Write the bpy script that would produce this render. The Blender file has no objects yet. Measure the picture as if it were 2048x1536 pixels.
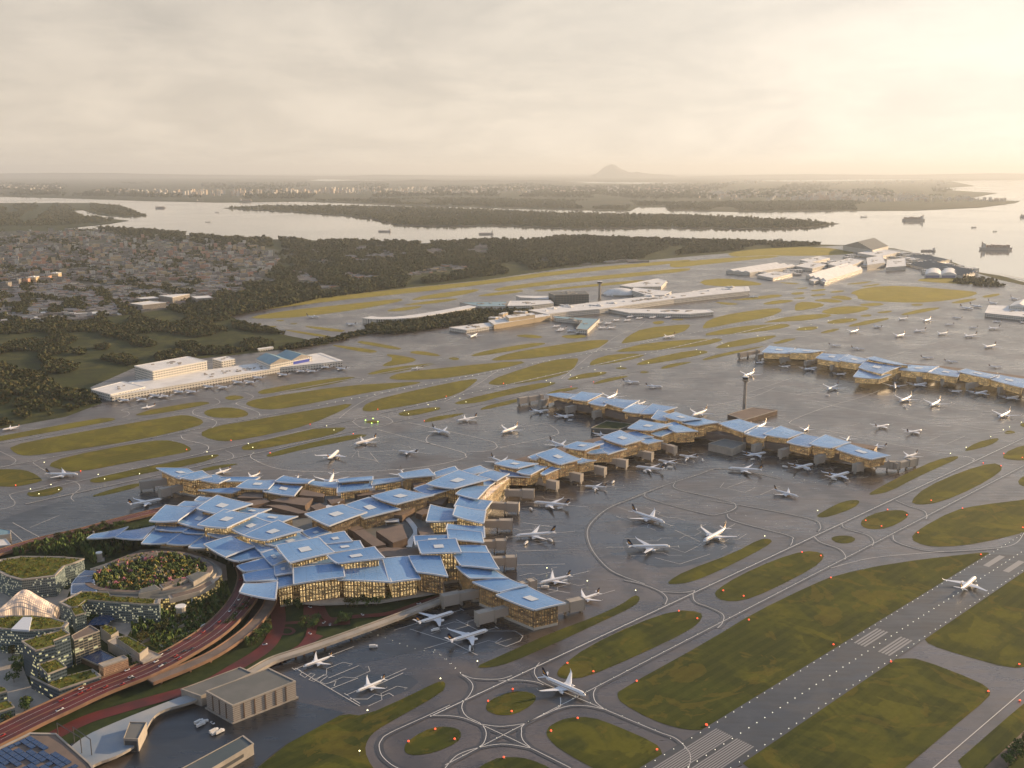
import bpy, math, random
import numpy as np
from mathutils import Vector
random.seed(7); rng = np.random.default_rng(7)
S = bpy.context.scene; COL = S.collection

# ---------------------------------------------------------------- camera, world, sun
H = 600.0; F = 2000.0; HZ = 341.0
P = math.atan((768-HZ)/F); CP, SP = math.cos(P), math.sin(P)
cam = bpy.data.cameras.new('camera'); co = bpy.data.objects.new('camera', cam); COL.objects.link(co)
co.location = (0, 0, H); co.rotation_euler = (math.pi/2-P, 0, 0)
cam.sensor_width = 36; cam.lens = 36*F/2048; cam.clip_start = 1; cam.clip_end = 600000
S.camera = co
S.view_settings.view_transform = 'Standard'; S.view_settings.look = 'None'
S.view_settings.exposure = 0.58; S.view_settings.gamma = 1
SUN_EL = math.radians(15); SUN_AZ = math.radians(58)     # azimuth from +Y towards +X
sd = Vector((math.cos(SUN_EL)*math.sin(SUN_AZ), math.cos(SUN_EL)*math.cos(SUN_AZ), math.sin(SUN_EL)))
sl = bpy.data.lights.new('sun', 'SUN'); sl.energy = 5.0; sl.angle = math.radians(0.6); sl.color = (1, .70, .40)
so = bpy.data.objects.new('sun', sl); COL.objects.link(so); so.rotation_euler = sd.to_track_quat('Z', 'Y').to_euler()
so.location = (0, 0, 3000)

class NT:
    def __init__(s, t): s.t = t; s.n = t.nodes; s.l = t.links
    def new(s, ty, **k):
        n = s.n.new(ty)
        for a, b in k.items():
            setattr(n, a, b)
        return n
    def put(s, sock, v):
        if isinstance(v, bpy.types.NodeSocket): s.l.new(v, sock)
        elif v is not None:
            if isinstance(v, (tuple, list)) and len(v) == 3 and sock.type == 'RGBA': v = (*v, 1)
            sock.default_value = v
    def m(s, op, a, b=None, c=None, clamp=False):
        n = s.n.new('ShaderNodeMath'); n.operation = op; n.use_clamp = clamp
        s.put(n.inputs[0], a); s.put(n.inputs[1], b)
        if c is not None: s.put(n.inputs[2], c)
        return n.outputs[0]
    def vm(s, op, a, b=None):
        n = s.n.new('ShaderNodeVectorMath'); n.operation = op
        s.put(n.inputs[0], a)
        if b is not None: s.put(n.inputs[1], b)
        return n.outputs['Value'] if op in ('DOT_PRODUCT', 'LENGTH') else n.outputs[0]
    def mix(s, f, a, b, mode='MIX'):
        n = s.n.new('ShaderNodeMix'); n.data_type = 'RGBA'; n.blend_type = mode
        s.put(n.inputs[0], f); s.put(n.inputs[6], a); s.put(n.inputs[7], b)
        return n.outputs[2]
    def noise(s, vec, scale, detail=4, rough=.55, dist=0):
        n = s.n.new('ShaderNodeTexNoise'); s.put(n.inputs['Vector'], vec)
        n.inputs['Scale'].default_value = scale; n.inputs['Detail'].default_value = detail
        n.inputs['Roughness'].default_value = rough; n.inputs['Distortion'].default_value = dist
        return n.outputs[0]
    def ss(s, v, a, b, lo=0., hi=1.):
        n = s.n.new('ShaderNodeMapRange'); n.interpolation_type = 'SMOOTHSTEP'
        s.put(n.inputs[0], v)
        for i, q in enumerate((a, b, lo, hi)): n.inputs[i+1].default_value = q
        return n.outputs[0]
    def sep(s, v):
        n = s.n.new('ShaderNodeSeparateXYZ'); s.put(n.inputs[0], v); return n.outputs
    def com(s, x, y, z=0.):
        n = s.n.new('ShaderNodeCombineXYZ')
        for i, q in enumerate((x, y, z)): s.put(n.inputs[i], q)
        return n.outputs[0]

def W(px, py, z=0.0):
    """ground plan point seen at photo pixel (px,py) on the level z"""
    v = (py-768)/F; t = (z-H)/(-SP-v*CP)
    return ((px-1024)/F*t, t*(CP-v*SP), z)
def pixdir(px, py):
    v = (py-768)/F
    return Vector(((px-1024)/F, CP-v*SP, -SP-v*CP))
wd = bpy.data.worlds.new('World'); S.world = wd; wd.use_nodes = True
w = NT(wd.node_tree); bg = w.n['Background']
sky = w.new('ShaderNodeTexSky'); sky.sky_type = 'NISHITA'; sky.sun_disc = False
sky.sun_elevation = SUN_EL; sky.sun_rotation = SUN_AZ; sky.altitude = 100; sky.air_density = 1; sky.dust_density = 1.5
tc = w.new('ShaderNodeTexCoord').outputs['Generated']
d = w.vm('NORMALIZE', tc); x, y, z = w.sep(d)
zz = w.m('MAXIMUM', z, 0.0)
cl = w.com(w.m('DIVIDE', x, w.m('ADD', zz, .2)), w.m('DIVIDE', y, w.m('ADD', zz, .2)))
n1 = w.noise(w.vm('MULTIPLY', cl, (1., .8, 1.)), 1.3, 8, .6, .9)
n2 = w.noise(w.vm('ADD', cl, (7.3, 2.1, 0)), 4.2, 6, .6, .4)
cloud = w.ss(w.m('ADD', w.m('MULTIPLY', n1, .68), w.m('MULTIPLY', n2, .32)), .33, .68)
low = w.mix(w.ss(z, .0, .17), (.54, .465, .375), (.425, .385, .335))       # cloud deck: warm near the horizon, greyer above
lit = w.mix(cloud, w.mix(.3, low, (.25, .235, .215)), w.mix(.3, low, (.66, .58, .48)))
g = pixdir(2150, 190).normalized()
dp = w.m('MAXIMUM', w.vm('DOT_PRODUCT', d, tuple(g)), 0.0)
glow = w.m('ADD', w.m('MULTIPLY', w.m('POWER', dp, 7), .19), w.m('MULTIPLY', w.m('POWER', dp, 40), .09))
deck = w.mix(1.0, lit, w.mix(glow, (0, 0, 0), (1.0, .95, .84)), 'ADD')
up = w.mix(1.0, w.mix(1.0, sky.outputs[0], (.11, .11, .11), 'MULTIPLY'), (.05, .055, .075), 'ADD')
mixf = w.m('MULTIPLY', w.ss(z, .16, .40), .95)
final = w.mix(mixf, deck, up)
w.put(bg.inputs[0], final); bg.inputs[1].default_value = 1.0

# ---------------------------------------------------------------- helpers
def WL(pts, z=0.0): return [W(a, b, z) for a, b in pts]
def chaikin(p, n=2, closed=True):
    p = [Vector(q) for q in p]
    for _ in range(n):
        r = []; k = len(p)
        for i in range(k if closed else k-1):
            a, b = p[i], p[(i+1) % k]; r += [a*.75+b*.25, a*.25+b*.75]
        if not closed: r = [p[0]]+r+[p[-1]]
        p = r
    return p
def smooth_line(p, n=6):
    p = [Vector(q) for q in p]; k = len(p)
    if k < 3: return p
    r = []
    for i in range(k-1):
        a = p[max(i-1, 0)]; b = p[i]; c = p[i+1]; d_ = p[min(i+2, k-1)]
        for j in range(n):
            t = j/n
            r.append(.5*((2*b)+(c-a)*t+(2*a-5*b+4*c-d_)*t*t+(3*b-a-3*c+d_)*t**3))
    r.append(p[-1]); return r
def area2(p): return sum(p[i][0]*p[(i+1) % len(p)][1]-p[(i+1) % len(p)][0]*p[i][1] for i in range(len(p)))
def inpoly(x, y, p):
    c = False; j = len(p)-1
    for i in range(len(p)):
        if (p[i][1] > y) != (p[j][1] > y) and x < (p[j][0]-p[i][0])*(y-p[i][1])/(p[j][1]-p[i][1])+p[i][0]: c = not c
        j = i
    return c

class MB:
    def __init__(s): s.v = []; s.f = []; s.mi = []; s.uv = []
    def face(s, vs, m=0, uv=None):
        o = len(s.v); s.v += [tuple(q) for q in vs]; s.f.append(tuple(range(o, o+len(vs)))); s.mi.append(m)
        s.uv += uv if uv else [(q[0], q[1]) for q in vs]
    def prism(s, pts, z0, z1, m=0, mt=None, bottom=False, top=True):
        """vertical walls over a plan polygon; wall material m, roof material mt; UV in metres"""
        p = [(q[0], q[1]) for q in pts]
        if area2(p) < 0: p = p[::-1]
        u = 0
        for i in range(len(p)):
            a, b = p[i], p[(i+1) % len(p)]; l = math.hypot(b[0]-a[0], b[1]-a[1])
            s.face([(a[0], a[1], z0), (b[0], b[1], z0), (b[0], b[1], z1), (a[0], a[1], z1)], m, [(u, z0), (u+l, z0), (u+l, z1), (u, z1)]); u += l
        if top: s.face([(q[0], q[1], z1) for q in p], m if mt is None else mt)
        if bottom: s.face([(q[0], q[1], z0) for q in p[::-1]], m)
    def box(s, c, sz, rz=0, m=0, mt=None):
        cx, cy, cz = c; hx, hy, hz = sz[0]/2, sz[1]/2, sz[2]/2; C, Sn = math.cos(rz), math.sin(rz)
        p = [(cx+a*C-b*Sn, cy+a*Sn+b*C) for a, b in ((-hx, -hy), (hx, -hy), (hx, hy), (-hx, hy))]
        s.prism(p, cz-hz, cz+hz, m, mt, True)
    def loft(s, rings, m=0, caps=True, smooth=True):
        o = len(s.v); n = len(rings[0])
        for r in rings: s.v += [tuple(q) for q in r]
        for i in range(len(rings)-1):
            for j in range(n):
                k = (j+1) % n
                s.f.append((o+i*n+j, o+i*n+k, o+(i+1)*n+k, o+(i+1)*n+j)); s.mi.append(m); s.uv += [(0, 0)]*4
        if caps:
            s.f.append(tuple(o+j for j in range(n))[::-1]); s.mi.append(m); s.uv += [(0, 0)]*n
            s.f.append(tuple(o+(len(rings)-1)*n+j for j in range(n))); s.mi.append(m); s.uv += [(0, 0)]*n
    def tube(s, a, b, r0, r1=None, n=8, m=0):
        r1 = r0 if r1 is None else r1; a = Vector(a); b = Vector(b); q = (b-a).to_track_quat('Z', 'Y')
        ring = lambda c, r: [c+q @ Vector((math.cos(6.2832*i/n)*r, math.sin(6.2832*i/n)*r, 0)) for i in range(n)]
        s.loft([ring(a, r0), ring(b, r1)], m)
    def ribbon(s, line, wd, z=None, m=0, th=0, close=False):
        L = []; R = []; n = len(line)
        for i, q in enumerate(line):
            a = Vector(line[i-1] if (i or close) else line[0]); b = Vector(line[(i+1) % n] if (i < n-1 or close) else line[-1])
            t = (b-a); t.z = 0
            t = t.normalized() if t.length > 0 else Vector((1, 0, 0)); k = Vector((-t.y, t.x, 0))*wd/2; q = Vector(q)
            if z is not None: q.z = z
            L.append(q+k); R.append(q-k)
        u = 0
        for i in range(n if close else n-1):
            j = (i+1) % n
            l = (Vector(line[j])-Vector(line[i])).length
            s.face([R[i], R[j], L[j], L[i]], m, [(u, 0), (u+l, 0), (u+l, wd), (u, wd)])
            if th:
                dn = Vector((0, 0, -th))
                s.face([R[i]+dn, R[j]+dn, R[j], R[i]], m); s.face([L[j]+dn, L[i]+dn, L[i], L[j]], m)
                s.face([L[i]+dn, L[j]+dn, R[j]+dn, R[i]+dn], m)
            u += l
    def build(s, name, mats, parent=None, smooth=False, org=None, **k):
        me = bpy.data.meshes.new(name)
        o3 = np.array(org if org is not None else (parent.location if parent is not None and org is None else (0, 0, 0)), float)
        if parent is not None and parent.parent is not None and org is None: o3 = np.array(parent.location)+np.array(parent.parent.location)
        me.from_pydata([(q[0]-o3[0], q[1]-o3[1], q[2]-o3[2]) for q in s.v], [], s.f)
        for mm in (mats if isinstance(mats, (list, tuple)) else [mats]): me.materials.append(mm)
        me.polygons.foreach_set('material_index', s.mi)
        ul = me.uv_layers.new(name='UVMap'); ul.data.foreach_set('uv', [c for q in s.uv for c in q])
        if smooth: me.polygons.foreach_set('use_smooth', [True]*len(s.f))
        me.update()
        o = bpy.data.objects.new(name, me); COL.objects.link(o)
        if parent is not None: o.parent = parent
        for a, b in k.items(): o[a] = b
        return o
def mbld(mb, name, mats, loc, **k):      # top-level single mesh whose origin is loc
    o = mb.build(name, mats, org=loc, **k); o.location = loc; return o
def thing(name, loc, label, cat, group=None):
    o = bpy.data.objects.new(name, None); COL.objects.link(o); o.location = loc; o.empty_display_size = 5
    o['label'] = label; o['category'] = cat
    if group: o['group'] = group
    return o
def copytree(o, loc, rz, sc, label, group=None, parent=None):
    c = o.copy(); COL.objects.link(c)
    c.location = loc; c.rotation_euler = (0, 0, rz); c.scale = (sc, sc, sc)
    if label: c['label'] = label
    if group: c['group'] = group
    for ch in o.children:
        e = ch.copy(); COL.objects.link(e); e.parent = c
        for gch in ch.children:
            f = gch.copy(); COL.objects.link(f); f.parent = e
    return c
def cen(pts): return (sum(p[0] for p in pts)/len(pts), sum(p[1] for p in pts)/len(pts), 0)

# ---------------------------------------------------------------- materials
MAT = {}
def mat(name, col=(.5, .5, .5), rough=.7, metal=0., spec=.5, emit=None, es=0.):
    m = bpy.data.materials.new(name); m.use_nodes = True; t = NT(m.node_tree); b = t.n['Principled BSDF']
    b.inputs['Base Color'].default_value = (*col, 1); b.inputs['Roughness'].default_value = rough
    b.inputs['Metallic'].default_value = metal; b.inputs['Specular IOR Level'].default_value = spec
    if emit: b.inputs['Emission Color'].default_value = (*emit, 1); b.inputs['Emission Strength'].default_value = es
    MAT[name] = m; return m, t, b
def nmat(name, c1, c2, scale, rough=.8, spec=.3, c3=None, s3=0, metal=0., detail=5):
    """two-tone noise in world position (base colour of the thing itself)"""
    m, t, b = mat(name, c1, rough, metal, spec)
    p = t.new('ShaderNodeNewGeometry').outputs['Position']
    c = t.mix(t.ss(t.noise(p, scale, detail), .36, .64), c1, c2)
    if c3: c = t.mix(t.ss(t.noise(t.vm('ADD', p, (913, 77, 5)), s3, 5, .6, .8), .42, .62), c, c3)
    t.put(b.inputs['Base Color'], c); return m, t, b, c, p
def facade(name, wall, glass, litc, ls, cu=3.5, cv=4., prob=.3, fx=.75, fz=.6, rough=.35, big=0., metal=0.):
    m, t, b = mat(name, wall, rough, metal, .5)
    uv = t.new('ShaderNodeUVMap').outputs[0]; u, v, _ = t.sep(uv)
    a = t.m('DIVIDE', u, cu); c = t.m('DIVIDE', v, cv)
    cell = t.com(t.m('FLOOR', a), t.m('FLOOR', c)); wn = t.new('ShaderNodeTexWhiteNoise'); wn.noise_dimensions = '2D'
    t.put(wn.inputs['Vector'], cell); r = wn.outputs[0]
    win = t.m('MULTIPLY', t.m('LESS_THAN', t.m('FRACT', a), fx), t.m('LESS_THAN', t.m('FRACT', c), fz))
    pos = t.new('ShaderNodeNewGeometry').outputs['Position']
    blot = t.ss(t.noise(pos, .02, 3), .35, .65)
    litm = t.m('LESS_THAN', r, t.m('MULTIPLY', t.m('ADD', blot, .35), prob))
    t.put(b.inputs['Base Color'], t.mix(win, wall, glass))
    t.put(b.inputs['Roughness'], t.m('SUBTRACT', rough+.25, t.m('MULTIPLY', win, .3)))
    t.put(b.inputs['Emission Color'], t.mix(r, litc, (litc[0], litc[1]*.85, litc[2]*.6)))
    t.put(b.inputs['Emission Strength'], t.m('MULTIPLY', t.m('MULTIPLY', win, litm), ls)); return m

def pavement(name, c1, c2, gloss):
    m, t, b, c, p = nmat(name, c1, c2, .004, .45, .95, tuple(q*.72 for q in c1), .012)
    fine = t.noise(p, .25, 3); streak = t.noise(t.vm('MULTIPLY', p, (.02, .11, .1)), 1.0, 4)
    c = t.mix(.35, c, t.mix(fine, (0, 0, 0), (.5, .48, .46)), 'OVERLAY')
    # slab joints
    br = t.new('ShaderNodeTexBrick'); br.inputs['Scale'].default_value = 1; br.inputs['Brick Width'].default_value = 40; br.inputs['Row Height'].default_value = 30
    br.inputs['Mortar Size'].default_value = .35; br.offset = 0
    rot = t.new('ShaderNodeVectorRotate'); rot.rotation_type = 'Z_AXIS'; rot.inputs['Angle'].default_value = math.radians(-44); t.put(rot.inputs['Vector'], p)
    t.put(br.inputs['Vector'], rot.outputs[0])
    c = t.mix(t.m('MULTIPLY', br.outputs['Fac'], .3), c, (.02, .02, .02))
    ro = t.ss(t.m('ADD', t.m('MULTIPLY', streak, .5), t.m('MULTIPLY', t.noise(p, .006, 4), .5)), .3, .7, gloss-.1, gloss+.16)
    if name == 'asphalt':      # damp ground and building shade at the stands, darkened together in the colour
        wet_shade = None; wob = t.m('MULTIPLY', t.m('SUBTRACT', t.noise(p, .012, 5, .6), .5), 1.1)
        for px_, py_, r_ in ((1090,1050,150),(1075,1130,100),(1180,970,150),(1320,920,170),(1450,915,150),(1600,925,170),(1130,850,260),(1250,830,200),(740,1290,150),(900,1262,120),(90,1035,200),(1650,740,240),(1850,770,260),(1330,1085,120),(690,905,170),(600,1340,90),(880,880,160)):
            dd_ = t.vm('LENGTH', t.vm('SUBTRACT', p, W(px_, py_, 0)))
            k_ = t.ss(t.m('ADD', t.m('DIVIDE', dd_, float(r_)), wob), .55, 1.15, 1., 0.); wet_shade = k_ if wet_shade is None else t.m('MAXIMUM', wet_shade, k_)
        c = t.mix(t.m('MULTIPLY', wet_shade, .68), c, (.016, .020, .028)); ro = t.m('SUBTRACT', ro, t.m('MULTIPLY', wet_shade, .10))
    t.put(b.inputs['Base Color'], c); t.put(b.inputs['Roughness'], ro)
    return m
M = lambda k: MAT[k]
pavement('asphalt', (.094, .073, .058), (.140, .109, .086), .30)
pavement('runway_asphalt', (.035, .034, .034), (.055, .052, .05), .42)
pavement('wet_shade_asphalt', (.020, .026, .036), (.032, .037, .046), .3)  # damp ground, with building shade and its blue tint put into the colour
nmat('grass', (.046, .060, .012), (.100, .100, .015), .006, .95, .1, (.034, .046, .012), .013)
g_ = NT(MAT['grass'].node_tree); b = g_.n['Principled BSDF']; p = g_.new('ShaderNodeNewGeometry').outputs['Position']; src = b.inputs['Base Color'].links[0].from_socket
e1_ = g_.ss(g_.noise(p, .009, 4, .55, 1.2), .50, .525); e2_ = g_.ss(g_.noise(g_.vm('ADD', p, (500, 90, 0)), .014, 5, .6, 1.5), .56, .58); fi_ = g_.noise(p, .12, 4, .7)
rt_ = g_.new('ShaderNodeVectorRotate'); rt_.rotation_type = 'Z_AXIS'; rt_.inputs['Angle'].default_value = math.radians(-44); g_.put(rt_.inputs['Vector'], p)
mow = g_.m('LESS_THAN', g_.m('FRACT', g_.m('DIVIDE', g_.sep(rt_.outputs[0])[1], 16.)), .5)
c_ = g_.mix(g_.m('MULTIPLY', e1_, .55), src, (.030, .042, .010)); c_ = g_.mix(g_.m('MULTIPLY', e2_, .35), c_, (.15, .11, .02)); c_ = g_.mix(.45, c_, g_.mix(fi_, (.1, .1, .1), (.9, .9, .9)), 'OVERLAY'); c_ = g_.mix(g_.m('MULTIPLY', mow, .10), c_, (.14, .14, .03))
g_.put(b.inputs['Base Color'], c_)
b = MAT['grass'].node_tree.nodes['Principled BSDF']; b.inputs['Sheen Weight'].default_value = .3; b.inputs['Sheen Tint'].default_value = (1, .86, .25, 1); b.inputs['Sheen Roughness'].default_value = .24
nmat('rough_grass', (.05, .06, .02), (.08, .082, .026), .006, .95, .1, (.04, .045, .02), .02)
nmat('far_land', (.04, .055, .026), (.065, .072, .036), .0007, .95, .1, (.09, .08, .05), .002)
nmat('town_ground', (.10, .095, .085), (.05, .06, .03), .008, .9, .2)
m, t, b, c, p = nmat('foliage', (.034, .052, .017), (.078, .090, .027), .05, .85, .2, (.10, .075, .022), .11)
m, t, b, c, p = nmat('park_foliage', (.04, .08, .022), (.10, .14, .03), .12, .85, .2)
m, t, b = mat('flower_foliage', (.1, .1, .03), .85, 0, .2)
p = t.new('ShaderNodeNewGeometry').outputs['Position']; vo = t.new('ShaderNodeTexVoronoi'); vo.inputs['Scale'].default_value = .16; t.put(vo.inputs['Vector'], p)
cr_ = t.new('ShaderNodeValToRGB'); cr_.color_ramp.interpolation = 'CONSTANT'; t.put(cr_.inputs[0], t.sep(vo.outputs['Color'])[0])
e_ = cr_.color_ramp.elements; e_[0].color = (.05, .09, .03, 1); e_[1].position = .22; e_[1].color = (.13, .16, .04, 1)
for ps, cc_ in ((.42, (.08, .12, .05)), (.6, (.24, .23, .05)), (.72, (.03, .055, .02)), (.84, (.34, .20, .06)), (.91, (.45, .17, .24)), (.96, (.3, .28, .22))): q_ = e_.new(ps); q_.color = (*cc_, 1)
t.put(b.inputs['Base Color'], cr_.outputs[0])
mat('bark', (.12, .085, .06), .9)
mat('line_paint', (.72, .7, .66), .6)
mat('runway_paint', (.42, .41, .4), .6)
mat('runway_white', (.30, .295, .29), .6)
nmat('red_road', (.13, .020, .018), (.075, .016, .016), .03, .6, .4)
nmat('road_deck', (.20, .15, .12), (.14, .11, .09), .05, .7, .4)
nmat('orange_parapet', (.27, .16, .10), (.2, .12, .08), .05, .7, .3)
nmat('concrete', (.42, .37, .31), (.32, .29, .25), .05, .75, .4)
nmat('pale_deck', (.36, .36, .35), (.2, .26, .33), .012, .5, .5)
nmat('brown_roof', (.20, .15, .12), (.16, .125, .105), .03, .8, .3)
nmat('brown_wall', (.17, .115, .08), (.12, .085, .065), .05, .8, .3)
nmat('white_roof', (.80, .78, .74), (.70, .68, .64), .03, .6, .4)
nmat('grey_roof', (.13, .135, .125), (.16, .16, .15), .04, .7, .4)
nmat('teal_roof', (.20, .34, .38), (.16, .28, .33), .03, .4, .5)
nmat('slate_roof', (.07, .095, .105), (.09, .11, .12), .04, .6, .4)
nmat('town_roof', (.15, .165, .18), (.09, .10, .112), .013, .7, .4, (.19, .165, .145), .007)
nmat('green_roof', (.07, .10, .02), (.13, .15, .03), .12, .95, .1, (.16, .13, .03), .2)
nmat('dark_green', (.025, .04, .015), (.04, .055, .018), .08, .95, .1)
nmat('dirt', (.2, .15, .11), (.14, .11, .08), .05, .9)
nmat('island_foliage', (.055, .072, .024), (.11, .115, .036), .03, .85, .2, (.15, .12, .04), .06)
nmat('mountain', (.05, .055, .04), (.08, .075, .05), .002, .95)
# roofs
m, t, b = mat('roof_blue', (.13, .28, .56), .3, .0, .35)
p = t.new('ShaderNodeNewGeometry').outputs['Position']
uv = t.new('ShaderNodeUVMap').outputs[0]; u, v, _ = t.sep(uv)
seam = t.m('LESS_THAN', t.m('FRACT', t.m('MULTIPLY', u, 24.)), .1)
cc = t.mix(t.ss(t.noise(p, .01, 3), .3, .7), (.12, .27, .52), (.18, .345, .60))
oi = t.new('ShaderNodeObjectInfo').outputs['Random']
cc = t.mix(oi, t.mix(1., cc, (.74, .80, .86), 'MULTIPLY'), t.mix(1., cc, (1.35, 1.22, 1.12), 'MULTIPLY'))
edgy = t.m('MULTIPLY', t.m('LESS_THAN', t.m('FRACT', t.m('MULTIPLY', v, 4.)), .03), .35)
grime = t.ss(t.noise(t.vm('MULTIPLY', p, (.04, .04, .2)), 1., 6, .7), .5, .75, 0, .28)
cc = t.mix(t.m('ADD', edgy, grime), cc, (.10, .13, .17))
t.put(b.inputs['Base Color'], t.mix(t.m('MULTIPLY', seam, .2), cc, (.32, .45, .6)))
t.put(b.inputs['Roughness'], t.ss(t.noise(p, .03, 3), .3, .7, .18, .4))
mat('roof_edge', (.60, .64, .69), .45)
mat('skylight', (.62, .66, .68), .35, 0, .6)
mat('skylight_frame', (.7, .72, .72), .5)
# terminal facades
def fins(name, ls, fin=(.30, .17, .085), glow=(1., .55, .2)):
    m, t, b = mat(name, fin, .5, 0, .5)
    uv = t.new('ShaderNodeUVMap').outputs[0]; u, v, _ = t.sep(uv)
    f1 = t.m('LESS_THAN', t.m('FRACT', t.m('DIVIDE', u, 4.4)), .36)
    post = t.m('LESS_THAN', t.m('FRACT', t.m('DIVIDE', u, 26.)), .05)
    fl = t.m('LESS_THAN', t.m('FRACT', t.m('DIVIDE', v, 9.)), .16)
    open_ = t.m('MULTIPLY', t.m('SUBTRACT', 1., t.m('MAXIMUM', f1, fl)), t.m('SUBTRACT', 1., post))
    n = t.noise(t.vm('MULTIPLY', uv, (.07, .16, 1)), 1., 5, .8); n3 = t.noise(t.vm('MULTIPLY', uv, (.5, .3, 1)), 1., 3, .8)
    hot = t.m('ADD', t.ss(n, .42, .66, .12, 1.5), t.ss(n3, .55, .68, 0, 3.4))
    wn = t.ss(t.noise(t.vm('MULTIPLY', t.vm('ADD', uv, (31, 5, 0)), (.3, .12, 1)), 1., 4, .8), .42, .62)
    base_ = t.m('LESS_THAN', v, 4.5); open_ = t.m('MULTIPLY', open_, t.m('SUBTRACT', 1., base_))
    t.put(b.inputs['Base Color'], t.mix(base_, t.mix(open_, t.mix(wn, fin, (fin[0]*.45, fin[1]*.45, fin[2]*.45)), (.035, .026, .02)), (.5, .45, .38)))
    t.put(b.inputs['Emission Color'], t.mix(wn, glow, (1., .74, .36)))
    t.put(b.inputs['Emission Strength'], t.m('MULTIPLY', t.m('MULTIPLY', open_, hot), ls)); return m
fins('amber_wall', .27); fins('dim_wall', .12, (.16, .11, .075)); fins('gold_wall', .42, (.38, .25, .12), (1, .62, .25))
facade('glass_office', (.16, .20, .20), (.02, .045, .05), (1, .95, .62), .3, 2.4, 3.6, .26, .7, .5)
facade('gold_office', (.42, .32, .15), (.16, .11, .05), (1, .72, .25), .5, 3.2, 3.6, .5)
facade('dark_office', (.09, .125, .15), (.015, .03, .04), (1, .9, .45), .42, 3.4, 4.2, .15, .85, .5)
facade('slat_office', (.30, .27, .21), (.04, .05, .05), (1, .9, .45), .4, 6, 3.4, .12, .9, .66)
facade('white_block', (.70, .66, .58), (.12, .12, .12), (1, .9, .6), .0, 9, 7, .0, .6, .45)
facade('hotel_wall', (.20, .185, .16), (.08, .09, .09), (1, .8, .5), .0, 14, 9, .0, .8, .6)
facade('town_block', (.28, .25, .22), (.1, .1, .1), (1, .8, .5), .3, 6, 4, .08, .55, .5)
facade('salmon_block', (.55, .30, .2), (.14, .1, .1), (1, .8, .5), .3, 5, 4, .05, .5, .5)
facade('cream_block', (.62, .48, .28), (.14, .1, .1), (1, .8, .5), .3, 5, 4, .05, .5, .5)
facade('copper_screen', (.52, .34, .22), (.16, .08, .05), (1, .6, .3), .25, 1.6, 2.2, .2, .62, .7, .5)
facade('grey_screen', (.42, .37, .32), (.16, .13, .11), (1, .9, .7), .0, 1.5, 2.4, .0, .55, .62, .5)
facade('bridge_panel', (.46, .40, .34), (.36, .31, .27), (1, .8, .5), .0, 1.3, 30, .0, .5, 1., .4)
facade('solar', (.05, .07, .11), (.035, .07, .16), (0, 0, 0), 0., 8, 16, .0, .93, .95, .25)
# plane
mat('plane_white', (.87, .86, .85), .28); mat('plane_navy', (.012, .018, .05), .3); mat('plane_glass', (.01, .01, .015), .1)
mat('gold_mark', (.75, .38, .06), .4); mat('engine_metal', (.35, .35, .37), .35, .7); mat('rubber', (.02, .02, .02), .8)
mat('plane_wing', (.76, .77, .79), .3)
mat('red_lamp', (.6, .05, .02), .5, emit=(1, .09, .03), es=1.5); mat('yellow_lamp', (.8, .8, .5), .5, emit=(1, .93, .5), es=3.)
mat('white_lamp', (.8, .8, .7), .5, emit=(1, .95, .75), es=1.2); mat('green_lamp', (.4, .8, .2), .5, emit=(.55, 1, .15), es=2.4)
mat('dark_metal', (.08, .08, .08), .5); mat('car_white', (.75, .75, .75), .3); mat('car_red', (.4, .03, .03), .3); mat('car_dark', (.04, .05, .06), .3)
m, t, b = mat('water', (.17, .165, .15), .09, 0, .9)
p = t.new('ShaderNodeNewGeometry').outputs['Position']
bp = t.new('ShaderNodeBump'); bp.inputs['Strength'].default_value = .06; bp.inputs['Distance'].default_value = 1.5
t.put(bp.inputs['Height'], t.noise(t.vm('MULTIPLY', p, (.012, .012, .012)), 1.0, 3)); t.put(b.inputs['Normal'], bp.outputs[0])
t.put(b.inputs['Roughness'], t.ss(t.noise(p, .0006, 4, .6, .6), .35, .65, .04, .10))
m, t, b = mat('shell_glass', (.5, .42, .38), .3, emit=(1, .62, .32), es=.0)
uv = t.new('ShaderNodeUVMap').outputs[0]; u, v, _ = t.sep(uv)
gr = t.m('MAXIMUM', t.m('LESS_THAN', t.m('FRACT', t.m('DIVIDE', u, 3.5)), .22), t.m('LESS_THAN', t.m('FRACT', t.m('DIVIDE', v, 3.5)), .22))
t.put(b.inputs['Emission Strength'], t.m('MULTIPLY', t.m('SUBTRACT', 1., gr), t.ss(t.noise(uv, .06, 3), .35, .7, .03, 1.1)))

# ---------------------------------------------------------------- land and water
def sheet(name, polys, z, mt, sm=0, dz=0., **k):
    mb = MB(); z -= dz
    for pl in polys:
        z += dz
        q = WL(pl, z)
        if sm: q = [(a.x, a.y, z) for a in chaikin(q, sm)]
        if area2(q) < 0: q = q[::-1]
        mb.face(q)
    return mb.build(name, M(mt), kind='structure', **k)
wb = MB(); wb.face([(-230000, -3000, -3), (230000, -3000, -3), (230000, 215000, -3), (-230000, 215000, -3)])
wb.build('water', M('water'), kind='structure')
NEAR = [(-900, 408), (0, 406), (190, 406), (240, 411), (295, 431), (250, 434), (200, 430), (165, 420), (145, 421), (170, 432), (215, 437), (258, 441), (220, 447), (125, 457), (190, 458), (270, 462), (310, 470), (450, 476), (640, 481), (830, 487), (1020, 480), (1150, 474), (1400, 482), (1600, 488), (1690, 490), (1790, 497), (1850, 510), (1900, 522), (1960, 545), (2000, 551), (2040, 562), (2100, 575), (2800, 640), (3600, 800), (3200, 2600), (-2000, 2600)]
sheet('ground', [NEAR], 0, 'rough_grass')
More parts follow.
